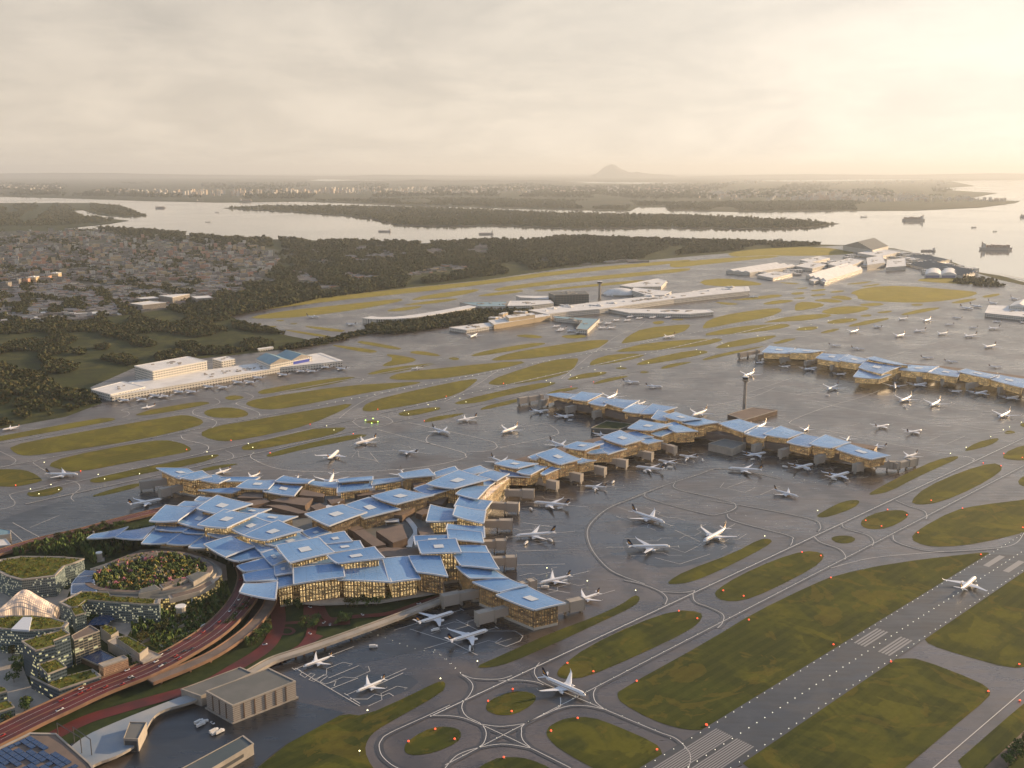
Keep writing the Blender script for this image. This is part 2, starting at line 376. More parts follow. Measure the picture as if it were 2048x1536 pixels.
FAR = [(-3000, 392), (0, 393), (120, 396), (297, 402), (444, 405), (600, 403), (690, 406), (800, 411), (900, 413), (1100, 419), (1260, 422), (1275, 414), (1335, 414), (1335, 421), (1500, 424), (1640, 422), (1830, 421), (1960, 415), (2030, 406), (2040, 402), (1930, 398), (1995, 386), (1860, 378), (1950, 372), (1900, 362), (2100, 358), (5000, 352), (5000, 347), (-3000, 347)]
sheet('far_shore', [FAR], 0, 'far_land')
ISL = [(445, 416), (520, 411), (700, 411), (900, 416), (1100, 425), (1400, 431), (1600, 441), (1680, 447), (1620, 456), (1500, 458), (1300, 455), (1150, 458), (1000, 451), (900, 453), (800, 451), (745, 438), (700, 433), (600, 425), (500, 420)]
sheet('island', [ISL], 0, 'far_land')
# inland lakes on the far shore
sheet('far_water', [[(640, 358), (760, 361), (820, 363), (700, 364), (620, 361)], [(1130, 363), (1300, 365), (1400, 366), (1280, 367.5), (1140, 366)], [(1500, 361), (1700, 359), (1900, 358.5), (1700, 362), (1560, 363)]], 2, 'water')
TOWN = [(-400, 470), (0, 462), (200, 462), (420, 480), (560, 500), (520, 545), (600, 575), (440, 603), (250, 630), (0, 655), (-400, 680)]
sheet('town_ground', [TOWN], .4, 'town_ground')
APRON = [(-900, 1010), (-300, 905), (0, 857), (130, 834), (205, 806), (180, 775), (270, 735), (420, 715), (560, 700), (660, 688), (560, 668), (490, 650), (450, 624), (540, 603), (680, 590), (820, 575), (970, 560), (1124, 537), (1400, 511), (1560, 498), (1700, 490), (1800, 500), (1900, 525), (1950, 545), (2000, 560), (2100, 582), (2600, 700), (2900, 1000), (2700, 2200), (-600, 2200), (-900, 1400)]
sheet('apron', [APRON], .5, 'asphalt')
GR = [[(-40,880),(0,872),(191,837),(227,835.5),(232,840),(191,848),(0,882),(-40,890)],
[(16,892),(115,872),(355,830),(383,831),(410,842),(396,853),(273,881),(90,908),(52,912),(30,907)],
[(271,829),(301,819),(396,803),(418,804),(418,808),(342,823),(295,830),(273,831)],
[(405,826),(418,818),(454,814),(487,819),(500,829),(481,835),(451,836),(421,834)],
[(446,796),(465,790),(487,793),(487,797),(465,801)],
[(-40,940),(33,937.5),(63,943.5),(85,958.5),(82,963),(41,972),(16,973.6),(-40,970)],
[(93,930),(131,913),(273,886),(328,879),(364,886),(384,897),(377,904),(273,922),(153,945),(118,938)],
[(178,961),(191,954),(328,927),(410,911),(435,908),(439,912),(396,927),(273,950),(205,965),(183,965)],
[(52,987),(68,979),(115,972),(128.5,976),(115,987),(82,993),(60,993)],
[(175,995),(219,979),(282,964),(282,972),(219,989)],
[(396,939),(437,930),(481,926.5),(459,932.5),(410,943)],
[(396,868),(427,853),(500,841),(640,817),(708,805),(691,818),(617,850),(541,868),(460,883),(425,880)],
[(489,806),(515,797),(691,771),(814,764),(847,764),(823,770),(691,793),(582,815),(530,820),(500,813)],
[(512,785),(533,777),(664,756),(708,753.5),(710,757),(637,774),(527,789)],
[(724,818),(732,807),(773,793),(910,763),(954,757),(954,762),(918,788),(855,804),(746,823),(727,822)],
[(776,755),(801,745),(910,733),(1040,721),(1052,727),(910,755),(828,760),(784,759)],
[(734,747),(773,736),(875,725),(869,729),(773,748),(738,749)],
[(762,731),(790,718),(768,708),(795,710),(836,718),(823,725),(773,733)],
[(711,684),(727,681.5),(806,696),(795,700),(732,689)],[(664,689),(746,699),(757,704),(735,706),(670,693)],
[(819,703),(842,701.5),(883,710),(875,713),(823,707)],[(894,716.5),(910,714),(921,718),(910,721)],
[(940,710),(978,700),(1055,687),(1090,685),(1090,689),(1010,704),(950,713)],
[(983,718),(1020,706),(1082,695),(1164,682),(1213,679),(1219,682),(1191,699),(1082,715),(1000,721),(985,721)],
[(976,765),(1000,752),(1100,720),(1153,716),(1158,719),(1145,741),(1109,755),(1041,767),(1000,770),(980,769)],
[(907,805),(965,790),(1068,767),(1109,764),(1112,767),(1082,777),(1000,793),(960,805),(915,809)],
[(959,818),(978,810),(1035,797),(1048,796),(1030,806),(965,820)],[(1093,786),(1123,777),(1164,774),(1137,782),(1098,789)],
[(795,827),(809,822),(864,814),(883,815),(877,820),(828,831),(803,832)],[(846,842),(864,834),(924,826),(929,827),(896,837),(850,845)],
[(728,844),(743,840),(760,842),(757,846),(743,847)],
[(481,895),(492,889),(541,878),(609,859),(686,854),(693,857),(664,870),(582,886),(527,897),(489,901)],
[(530,913),(541,905),(637,881),(713,868),(741,870),(691,882),(609,898),(549,913)],
[(1242,686),(1254,673),(1287,656),(1377,648),(1381,652),(1366,665),(1301,678),(1246,687)],
[(1227,702),(1301,684),(1437,676),(1448,680),(1410,691),(1328,699),(1246,704)],
[(1178,729),(1186,719),(1224,708),(1284,707),(1290,712),(1246,723),(1186,732)],
[(1268,729),(1301,717),(1383,700),(1416,701.5),(1413,707),(1355,719),(1287,730)],
[(1319,736),(1342,727.5),(1380,723),(1383,725),(1328,738)],[(1228,736),(1241,734),(1257,736),(1246,739)],
[(1133,758),(1164,747),(1208,743),(1216,746),(1191,753.5),(1142,760)],[(1185,767),(1208,758),(1246,751.5),(1260,752),(1232,760),(1191,768.5)],
[(1278,744),(1287,742),(1301,744),(1287,747)],
[(1697,586),(1734,574),(1803,571),(1929,581),(1960,585),(1936,595),(1861,605),(1792,605),(1717,600),(1714,590)],
[(1589,619),(1591,607),(1608,603),(1649,607),(1645,614),(1594,622)],[(1625,600),(1656,597),(1690,602),(1673,606),(1638,603)],
[(1654,595),(1683,590),(1707,597),(1697,601)],[(1403,656),(1416,639),(1468,626),(1553,615),(1568,620.5),(1539,634),(1468,646),(1413,657)],
[(1519,646),(1587,631),(1656,627),(1666,632),(1621,640),(1553,644)],[(1637,624),(1673,613),(1724,612),(1744,617),(1707,627),(1662,629)],
[(1392,672),(1468,653),(1570,647),(1584,651),(1553,659),(1468,668)],[(1649,646),(1673,638),(1714,636),(1714,642),(1673,648)],
[(1695,651),(1741,639),(1789,635),(1741,648),(1700,654)],[(1799,629),(1844,617),(1888,614),(1861,622),(1809,631)],
[(1895,607),(1929,598),(1960,596.5),(1929,606)],[(1960,593),(1997,586),(2001,590),(1973,596)],[(1714,608.5),(1758,605),(1772,610),(1731,613)],
[(1753,624),(1785,620.5),(1782,624.6),(1758,627)],[(1719,631),(1741,628),(1744,632.5),(1724,633.5)],[(1820,608.5),(1844,607.5),(1847,611),(1826,612)],
[(1589,659),(1611,653),(1638,653),(1632,659),(1601,661.5)],[(1635,667),(1662,658),(1683,657),(1662,665)],
[(1427,695),(1465,681),(1547,670),(1555,673),(1506,688),(1443,697)],[(1402,719),(1437,708),(1520,693),(1533,692),(1465,708),(1410,721)],
[(1545,685),(1570,678),(1597,676),(1570,685),(1551,688)],[(1450,601),(1519,599),(1570,592),(1553,588),(1500,595)],
[(1522,607.5),(1553,600),(1587,600),(1584,603.5),(1539,609.6)],[(1425,603),(1468,606),(1480,608.5),(1450,610)],
[(1394,562),(1450,555.5),(1526,566),(1519,571),(1416,573)],
[(1451,506),(1519,497),(1638,493),(1703,502.5),(1710,508),(1621,512),(1519,510.5),(1468,514.5)],
[(1340,525),(1450,516),(1539,511),(1567,513),(1485,521),(1382,532),(1340,536)],
[(1685,569),(1724,564),(1748,562),(1724,568)],[(1720,573),(1758,566.5),(1761,569),(1731,574)],[(1587,577),(1618,574),(1611,578)],
[(1618,581),(1649,577),(1652,580),(1628,583)],[(1657,583.6),(1686,580),(1690,583),(1666,586)],[(1580,586),(1608,583.6),(1608,588),(1587,590)],
[(1618,590),(1649,587),(1652,590),(1628,593)],[(1580,596.6),(1611,594),(1608,598)],[(1550,564),(1604,566.5),(1587,569)],
[(1820,560),(1900,552),(1990,562),(1985,570),(1880,566)],
[(455,620),(547,603),(680,591),(817,576),(964,562),(1124,540),(1380,518),(1380,524),(1124,548),(970,569),(782,590),(680,600),(540,618),(475,624)],
[(495,634),(581,620),(680,610),(800,597),(808,601),(750,613),(680,624),(600,634),(520,638)],
[(820,600),(851,590),(947,578),(964,579.5),(919,591.5),(834,600)],[(803,610),(868,600),(926,596),(885,605),(817,611)],
[(772,620.5),(817,613),(851,612),(817,620.5),(779,623)],[(947,593),(988,585),(1042,579.5),(1049,583),(988,591.5)],
[(981,579.5),(1022,571),(1124,559),(1193,552),(1305,542),(1380,535),(1380,542),(1261,553.6),(1090,570),(1005,582)],
[(1059,582),(1124,575),(1200,567),(1300,558),(1261,567),(1158,575.5),(1090,583)],
[(608,651),(694,660),(680,665),(615,655)],[(564,658),(666,672),(649,675),(581,663)],[(547,641),(571,639),(564,643)],[(533,652),(557,652),(547,655)],[(577,647),(598,646),(588,649)],
[(1025,672),(1056,668),(1090,673.5),(1073,677)],[(1117,672),(1158,668),(1179,673.5),(1141,678)],[(1302,644),(1326,641),(1329,646),(1312,649.5)],[(1336,639),(1370,637),(1363,641)],
[(2038,848),(2060,842),(2060,856),(2045,854)],[(2007,865),(2018,860),(2032,864),(2027,867),(2013,868)],
[(1928,900),(1953,884.5),(1994,875),(1999,879),(1980,891),(1936,902)],
[(1736,988),(1760,974),(1816,945),(1871,920),(1915,910.5),(1917,917),(1885,931),(1830,956),(1780,983),(1745,990)],
[(2002,915),(2021,898),(2070,885),(2120,880),(2070,921),(2021,920)],
[(1820,1003),(1850,975),(1925,942),(1985,925),(2005,932),(2000,945),(1950,975),(1880,1005),(1835,1010)],[(2035,960),(2060,945),(2090,945),(2070,975),(2040,972)],
[(1632,1031),(1660,1015),(1685,1003),(1711,999),(1721,1003),(1708,1016),(1660,1033),(1640,1035)],
[(1721,1052),(1724,1038),(1759,1023),(1801,1019),(1819,1026),(1812,1038),(1777,1056),(1742,1059)],
[(1660,1077),(1672,1071.5),(1700,1071),(1713,1078.5),(1700,1086.5),(1676,1086.5)],
[(1820,1078),(1836,1059),(1906,1021),(1958,1010),(2060,998),(2200,970),(2140,1045),(2060,1062),(1958,1087),(1888,1094),(1847,1091)],
[(1335,1163),(1370,1142),(1470,1105),(1519,1078),(1540,1077),(1545,1085),(1505,1108),(1435,1143),(1380,1165),(1340,1169)],
[(1428,1190),(1435,1178),(1480,1150),(1550,1119),(1609,1101),(1644,1105),(1649,1115),(1627,1136),(1540,1181),(1484,1202),(1445,1202)],
[(1234,1392),(1237,1381),(1420,1280),(1505,1227),(1620,1171),(1672,1150),(1784,1126),(1958,1105),(1982,1105),(1979,1115),(1763,1248),(1540,1387),(1421,1457),(1390,1461),(1350,1455),(1300,1438),(1243,1406)],
[(1847,1276),(1853,1269),(2060,1133),(2200,1040),(2200,1320),(2060,1332),(2021,1337),(1923,1310),(1860,1290)],
[(1440,1550),(1595,1450),(1777,1321),(1805,1316),(1840,1317.5),(1958,1363),(1981,1380),(1979,1394),(1906,1454),(1770,1570)],
[(1860,1570),(2060,1395),(2300,1200),(2300,1700)],
[(947,1335),(997,1313),(1106,1264),(1188,1234),(1243,1209),(1270,1189),(1282,1195.5),(1270,1212),(1188,1250),(1106,1288.5),(1024,1324),(983,1335)],
[(1113,1346),(1122.5,1332),(1174,1294),(1270,1247.5),(1352,1220),(1401,1223),(1405.5,1236.6),(1379.5,1261),(1270,1313),(1174,1354),(1133,1358),(1117,1354)],
[(971,1414),(977.6,1400.6),(1024,1381.5),(1062,1384),(1074.6,1395),(1062,1411.5),(1029.5,1429),(997,1431),(975,1422.5)],
[(1092,1463.5),(1100.6,1450),(1133.5,1435),(1182.7,1433.5),(1229,1450),(1311,1485.5),(1325,1504.5),(1322,1518),(1290,1550),(1230,1560),(1120,1500),(1095,1475)],
[(808,1498),(812,1485),(845,1462),(880,1452),(915,1456),(924,1468),(915,1485),(870,1505),(830,1511),(812,1507)],
[(930,1555),(983,1518),(1024,1513),(1060,1518),(1100,1535),(1125,1555)],
[(490,1556),(571,1490),(632,1446),(689,1427),(728,1432),(816,1392.5),(865,1368),(885,1361),(892,1368),(885,1385),(767,1451),(743,1468),(730,1490),(733,1515),(760,1556)]]
sheet('grass', GR, .75, 'grass', 1)
sheet('stand_pavement', [[(590,1335),(674,1312),(718,1331),(740,1350),(815,1346),(845,1370),(740,1410),(700,1412)],
 [(560,1310),(760,1240),(905,1185),(960,1260),(1040,1262),(1050,1278),(960,1312),(880,1290),(720,1330),(600,1330)],
 [(1240,1075),(1290,1045),(1400,1045),(1475,1075),(1460,1110),(1340,1140),(1260,1120)],
 [(-40,1050),(180,985),(330,975),(350,1000),(300,1022),(0,1085),(-40,1100)]], .56, 'wet_shade_asphalt', 1, .02)
sheet('car_park', [[(290,1480),(330,1430),(450,1400),(560,1395),(690,1425),(570,1490),(480,1560),(230,1560)]], .8, 'wet_shade_asphalt')
sheet('dirt_track', [[(1960,1545),(2060,1450),(2100,1420),(2100,1450),(2060,1485),(2005,1545)]], .9, 'dirt')
# runway
def V(px, py, z): return Vector(W(px, py, z))
RZ = .9
rl0, rl1 = V(1421, 1457, RZ), V(1979, 1112, RZ); rr0, rr1 = V(1519, 1494, RZ), V(2048, 1132.6, RZ)
rd = (rl1-rl0).normalized(); rn = Vector((rd.y, -rd.x, 0)); RW = abs((rr0-rl0).dot(rn))
rc = rl0+rn*RW/2
def RP(a, b, z=RZ): q = rc+rd*a+rn*b; return (q.x, q.y, z)
mb = MB(); mb.face([RP(-400, -RW/2-5), RP(-400, RW/2+5), RP(2600, RW/2+5), RP(2600, -RW/2-5)])
mb.build('runway', M('runway_asphalt'), kind='structure')
mk = MB(); mw = MB()
def bar(mbx, a0, a1, b0, b1, z=RZ+.12): mbx.face([RP(a0, b0, z), RP(a0, b1, z), RP(a1, b1, z), RP(a1, b0, z)])
A = lambda px, py: (V(px, py, RZ)-rc).dot(rd)
a0, a1 = A(1340, 1545), A(1480, 1470)
hw = RW/2
for i in range(8):
    for sgn in (-1, 1):
        b0 = sgn*(3.5+i*(hw-4)/8.6); bar(mw, a0-20, a1-8, b0-(hw/38), b0+(hw/38))
def tdz(px, py, L, n, wd_, off):
    c = A(px, py)
    for i in range(n):
        for sgn in (-1, 1):
            b0 = sgn*(off+i*wd_*1.7); bar(mw, c-L/2, c+L/2, b0-wd_/2, b0+wd_/2)
tdz(1768, 1284, 62, 4, 2.6, hw*.35); 
for sgn in (-1, 1): bar(mw, A(2008, 1128)-30, A(2008, 1128)+32, sgn*hw*.52-4.5, sgn*hw*.52+4.5)
tdz(2300, 960, 60, 3, 2.6, hw*.35)
for sgn in (-1, 1): bar(mk, -380, 2500, sgn*(hw-1)-.5, sgn*(hw-1)+.5)
for i in range(40): bar(mk, a1+20+i*50, a1+50+i*50, -.45, .45)
mw.build('runway_marking', M('runway_white'), kind='structure'); 
# taxi lines
LN = [[(860,1433),(2060,870)],[(890,1530),(2060,925)],[(-50,944),(1720,601)],[(60,984),(1560,647)],[(0,887),(880,725)],[(50,1008),(500,909),(732,856),(1000,800),(1560,681)],
[(1079,1325),(1069,1340),(1073,1354),(1092,1368),(1199,1414),(1311,1461),(1352,1477),(1377,1502),(1381,1518),(1377,1536)],
[(923,1349),(939,1360),(946,1373),(939,1390),(927,1403),(924,1417),(934,1433),(961,1447),(972,1463.5),(969,1483),(958,1495)],
[(924,1349),(950,1357),(997,1358),(1024,1351)],[(997,1362),(1038,1360),(1073,1364),(1087,1370)],[(860,1431),(895,1431),(928,1436),(964,1450),(1008,1470),(1062,1496),(1142,1536)],
[(1192,1376),(1187,1387),(1191,1403),(1207,1417)],[(1121,1395),(1121,1406),(1114,1417),(1051,1447),(1043,1463.5),(1046,1480),(1062,1496)],
[(1109,1420),(1139,1411.6),(1174,1411.6),(1207,1418)],[(961,1448),(1002,1452.6),(1051,1447)],[(890,1536),(915,1510),(958,1495),(1008,1488),(1062,1496)],
[(900,1410),(853,1432),(779,1466),(762,1481),(758.5,1495),(767,1515),(796,1536),(850,1550)],
[(1248,1160),(1284,1168),(1319,1182),(1334,1195.5),(1330,1209)],[(1322,1183),(1366,1184.6),(1390,1180.5)],[(1390,1180),(1386,1190),(1392,1204),(1420,1215),(1446,1229),(1445,1245),(1435,1256)],
[(1562,958),(1520,948),(1465,939),(1427,938),(1396,949),(1328,971),(1260,998),(1219,1015),(1191,1036),(1175,1060),(1180,1090),(1200,1120),(1230,1145),(1290,1168)],
[(1290,986),(1301,998),(1410,1027),(1437,1028),(1462,1021),(1472,1012),(1454,1001),(1355,978),(1350,965)],
[(1454,1028),(1470,1042),(1575,1070),(1585,1080),(1581,1091)],[(1421,1000),(1522,1017),(1623,1038),(1641,1052),(1637,1063)],[(1627,1071.5),(1641,1084),(1679,1098),(1691,1112),(1690,1119)],
[(1684,1045),(1690,1056),(1735,1070),(1747,1082),(1745,1091)],[(1791,1000),(1819,1012),(1847,1021),(1854,1031),(1852,1038)],[(1786,1070),(1794,1084),(1854,1101),(1923,1101),(2021,1091),(2048,1066)],
[(1662,1136),(1749,1115),(1888,1103)],[(1123,757),(1186,706),(1238,670),(1273,656),(1293,640)],[(678,837),(705,815),(746,793),(800,775)],[(888,804),(959,766),(992,744),(1020,736)],
[(520,831),(514,823),(476,809.5),(476,804),(500,798.6),(506,792),(489,785)],[(429,796),(440,804),(424,812),(391,818),(385.6,826),(394,831),(426.6,839.6),(433,846),(424,856)],
[(362,871),(369,879),(410,889),(417,897),(407,905)],[(451,901),(465,908),(465,916),(448,922)],[(0,902.5),(27,916),(31,923),(19,931),(0,935)],[(90,941),(68,927),(71,922),(93,915)],
[(115,963),(82,974),(25,987),(22,995),(30,1004),(25,1012),(0,1019)],[(131,960),(153,965),(160,976),(148,987),(142,995.5),(148,1002)],
[(754,859),(910,900),(931,911),(924,917.5),(855,932.6),(746,942),(637,943.5),(555,937),(503,916),(508,905)],[(817,845),(965,878),(992,889),(989.5,898),(965,902.5),(932,904)],
[(705,843),(720,835),(760,831),(785,842),(765,852),(725,855),(705,843)],[(1945,922),(1940,915),(1850,900),(1720,875),(1640,858),(1590,850),(1584,841),(1647,816),(1723,794),(1759,781)],
[(1493,786),(1584,756)],[(1770,715),(1898,677)],[(1634,803),(1700,818),(1800,832),(2060,872)],[(1490,770),(1540,780),(1660,800),(1683,806)],[(1850,1550),(2060,1370)],
[(880,857),(866,864),(853,876),(856,885),(880,892)],[(1100,850),(1116,862),(1105,872),(1000,895)],[(1000,860),(1100,845)],[(1380,820),(1500,795),(1550,775)],[(1435,806),(1500,818)],
[(245,835),(258,829),(256,824),(245,819),(300,806),(405,790)],[(700,752),(726,757),(720,764)],[(1140,1560),(1250,1600)]]
wr = MB()
for l in LN[:6]+LN[6:28]: wr.ribbon(smooth_line(WL(l, .84), 8), 9, .84)
nmat('tyre_wear', (.04, .036, .034), (.065, .057, .052), .02, .36, .8)
for i, q_ in enumerate(wr.v): wr.v[i] = (q_[0], q_[1], .84+.0004*(i % 97))
wr.build('taxiway_wear', M('tyre_wear'), kind='structure')
tl = MB()
for l in LN: tl.ribbon(smooth_line(WL(l, 1.0), 8), .8+(.4 if min(q[1] for q in l) < 900 else 0))
# stand guide lines and bays
ST = [[(657,1356),(718,1331)],[(745,1374),(806,1346)],[(660,1378),(716,1356)],[(594,1336),(604,1344),(600,1349),(610,1355),(622,1346),(630,1349),(618,1359),(628,1363),(648,1349),(655,1352),(640,1363),(650,1368),(672,1362),(668,1372)],
[(590,1336),(720,1412)],[(699,1398),(735,1398),(750,1388),(765,1392),(778,1386),(787,1392)],[(700,1395),(720,1407)],[(912,1239),(960,1262),(1030,1262),(1046,1272),(1040,1282),(1012,1293),(990,1285),(1004,1276)],[(820,1258),(905,1285),(955,1310)],
[(1300,1105),(1330,1092),(1370,1105),(1400,1090)],[(1310,1115),(1360,1128),(1420,1108)],[(1350,1060),(1400,1083)],[(1448,965),(1440,975),(1460,978),(1490,985),(1510,975)],[(1455,975),(1497,960)],[(1520,990),(1560,972)],
[(1062,1090),(1105,1083)],[(1030,1102),(1115,1100)],[(1033,1130),(1130,1128)],[(1045,1045),(1110,1055)],[(704,914),(716,900),(718,914),(748,920),(758,925)],[(600,907),(650,898)],[(706,900),(720,904),(760,903),(790,901)],
[(740,905),(757,925)],[(1050,1170),(1140,1186)],[(1180,1195),(1230,1180)],[(25,1045),(90,1080)],[(60,1055),(120,1030)],[(20,1060),(60,1095)],
[(1700,852),(1720,846)],[(1880,870),(1905,866),(1930,872),(1893,888)],[(1860,880),(1880,872)],[(1780,825),(1850,838)],[(1905,815),(1990,833)],[(1800,730),(1860,745)],
[(1760,690),(1830,682)],[(1860,705),(1920,690)],[(1930,715),(2040,705)],[(1880,640),(1990,668)],[(1820,655),(1900,690)]]
for l in ST: tl.ribbon(WL(l, 1.0), .8)
for l in [(1067,1005,1139,1011),(1030,1073,1111,1066),(1078,1166,1141,1151),(1169,971,1214,973),(1271,933,1328,939),(1316,919,1353,926),(1358,909,1396,914),(1532,905,1491,912),(1626,928,1587,937),(1698,945,1657,956),(1331,1047,1262,1023),(1340,1093,1254,1094),(1407,1084,1452,1058),
 (1652,781,1679,770),(1798,804,1824,793),(1858,813,1882,801),(1997,835,2020,824),(1778,849,1750,854),(1843,860,1813,865),(907,1224,832,1247),(976,1260,895,1284),(608,1331,663,1310),(713,1381,769,1356),(708,889,753,876),(797,901,835,905),(1002,866,1036,853),(913,842,954,834),
 (1789,674,1812,668),(1828,663,1852,660),(1876,669,1896,665),(1928,674,1954,670),(1966,696,1994,690),(1843,644,1866,637),(1868,715,1841,714),(1914,723,1890,721),(2005,733,1977,732),(1697,666,1719,660)]:
    a, b = V(l[0], l[1], 1.04), V(l[2], l[3], 1.04); d_ = (a-b).normalized(); n_ = Vector((-d_.y, d_.x, 0))
    tl.ribbon([a+d_*14, b-d_*34], .7, 1.04); tl.ribbon([a+d_*14-n_*5, a+d_*14+n_*5], .7, 1.06)
    for s_ in (-1, 1): tl.ribbon([a+d_*12+n_*s_*38, a-d_*8+n_*s_*38, a-d_*16+n_*s_*26, a-d_*40+n_*s_*26, a-d_*46+n_*s_*38, b+n_*s_*38], .6, 1.02)
tl.build('taxiway_marking', M('line_paint'), kind='structure')

# ---------------------------------------------------------------- terminal roofs
def roof_panel(bld, q, z, sky=True, wall='amber_wall', zb=0, inset=.82, curl=1.7, th=1.6):
    c = [Vector(W(a, b, z)) for a, b in q]
    if area2(c) < 0: c = [c[0], c[3], c[2], c[1]]
    m_ = sum(c, Vector())/4; c = [m_+(k-m_)*1.055 for k in c]; N = 6; size = (c[0]-c[2]).length; tx_, ty_ = random.uniform(-.016, .016)*size, random.uniform(-.016, .016)*size; curl = min(curl, size*.05)
    def pt(u, v, dz=0.):
        p = c[0]*(1-u)*(1-v)+c[1]*u*(1-v)+c[2]*u*v+c[3]*(1-u)*v
        p = p.copy(); p.z = z+dz+curl*((2*u-1)**2-.4)*.7-curl*.3*((2*v-1)**2)+tx_*(u-.5)+ty_*(v-.5); return p
    mb = MB()
    for i in range(N):
        for j in range(N):
            qd = [(i/N, j/N), ((i+1)/N, j/N), ((i+1)/N, (j+1)/N), (i/N, (j+1)/N)]
            mb.face([pt(*k) for k in qd], 0, qd)
            mb.face([pt(*k, -th) for k in qd[::-1]], 1, qd)
    o = mb.build('roof_panel', [M('roof_blue'), M('brown_wall')], bld)
    eb = MB(); e = .9/max(size, 1)*1.4; w_ = .85/max(size/1.4, 1)
    for k in range(4):
        for i in range(N):
            t0, t1 = i/N, (i+1)/N
            f = {0: lambda t, s: (t, s), 1: lambda t, s: (1-s, t), 2: lambda t, s: (1-t, 1-s), 3: lambda t, s: (s, 1-t)}[k]
            A_, B_, C_, D_ = pt(*f(t0, -w_), .25), pt(*f(t1, -w_), .25), pt(*f(t1, w_), .25), pt(*f(t0, w_), .25)
            eb.face([A_, B_, C_, D_]); dn = Vector((0, 0, -th-.5))
            eb.face([A_+dn, B_+dn, B_, A_])
    eb.build('roof_edge', M('roof_edge'), o)
    if sky:
        sb = MB(); a, b = .38, .62
        cc = [pt(a, a, .5), pt(b, a, .5), pt(b, b, .5), pt(a, b, .5)]
        a2, b2 = .395, .605
        ci = [pt(a2, a2, .75), pt(b2, a2, .75), pt(b2, b2, .75), pt(a2, b2, .75)]
        co_ = [pt(a, a, .8), pt(b, a, .8), pt(b, b, .8), pt(a, b, .8)]
        for i in range(4):
            j = (i+1) % 4
            sb.face([cc[i], cc[j], co_[j], co_[i]], 1); sb.face([co_[i], co_[j], ci[j], ci[i]], 1)
        sb.face(ci, 0)
        sb.build('skylight', [M('skylight'), M('skylight_frame')], o)
    if wall:
        m = sum(c, Vector())/4; wbm = MB()
        wbm.prism([(m+(k-m)*inset) for k in c], zb, z-curl*.9-.6-size*.012, 0, 1)
        wbm.build('glass_wall', [M(wall), M('brown_roof')], bld)
    return o
def fin_bridge(bld, a, b, zt=21, w_=9, mt='bridge_panel'):
    p, q = Vector(W(*a, zt)), Vector(W(*b, zt)); mb = MB(); d_ = (q-p).normalized(); n = Vector((-d_.y, d_.x, 0))*w_/2
    L = (q-p).length
    def sl(t0, t1, z0, z1, k=1., m=0):
        A_, B_ = p+(q-p)*t0, p+(q-p)*t1
        mb.prism([A_-n*k, B_-n*k, B_+n*k, A_+n*k], z0, z1, m, 1, True)
    sl(-.15, .55, 8, zt-1); sl(.55, 1., 5, zt, 1.15); sl(.93, .99, 0, 5, .5, 1); sl(.45, .5, 0, 8, .5, 1)
    o = mb.build('boarding_bridge', [M(mt), M('concrete')], bld)
    tr = MB()
    for t in (0., .55, 1.):
        A_ = p+(q-p)*t; tr.prism([A_-n*1.25-d_*.5, A_-n*1.25+d_*.5, A_+n*1.25+d_*.5, A_+n*1.25-d_*.5], 5, zt+.6, 0, 0, True)
    tr.build('frame_band', M('concrete'), o)

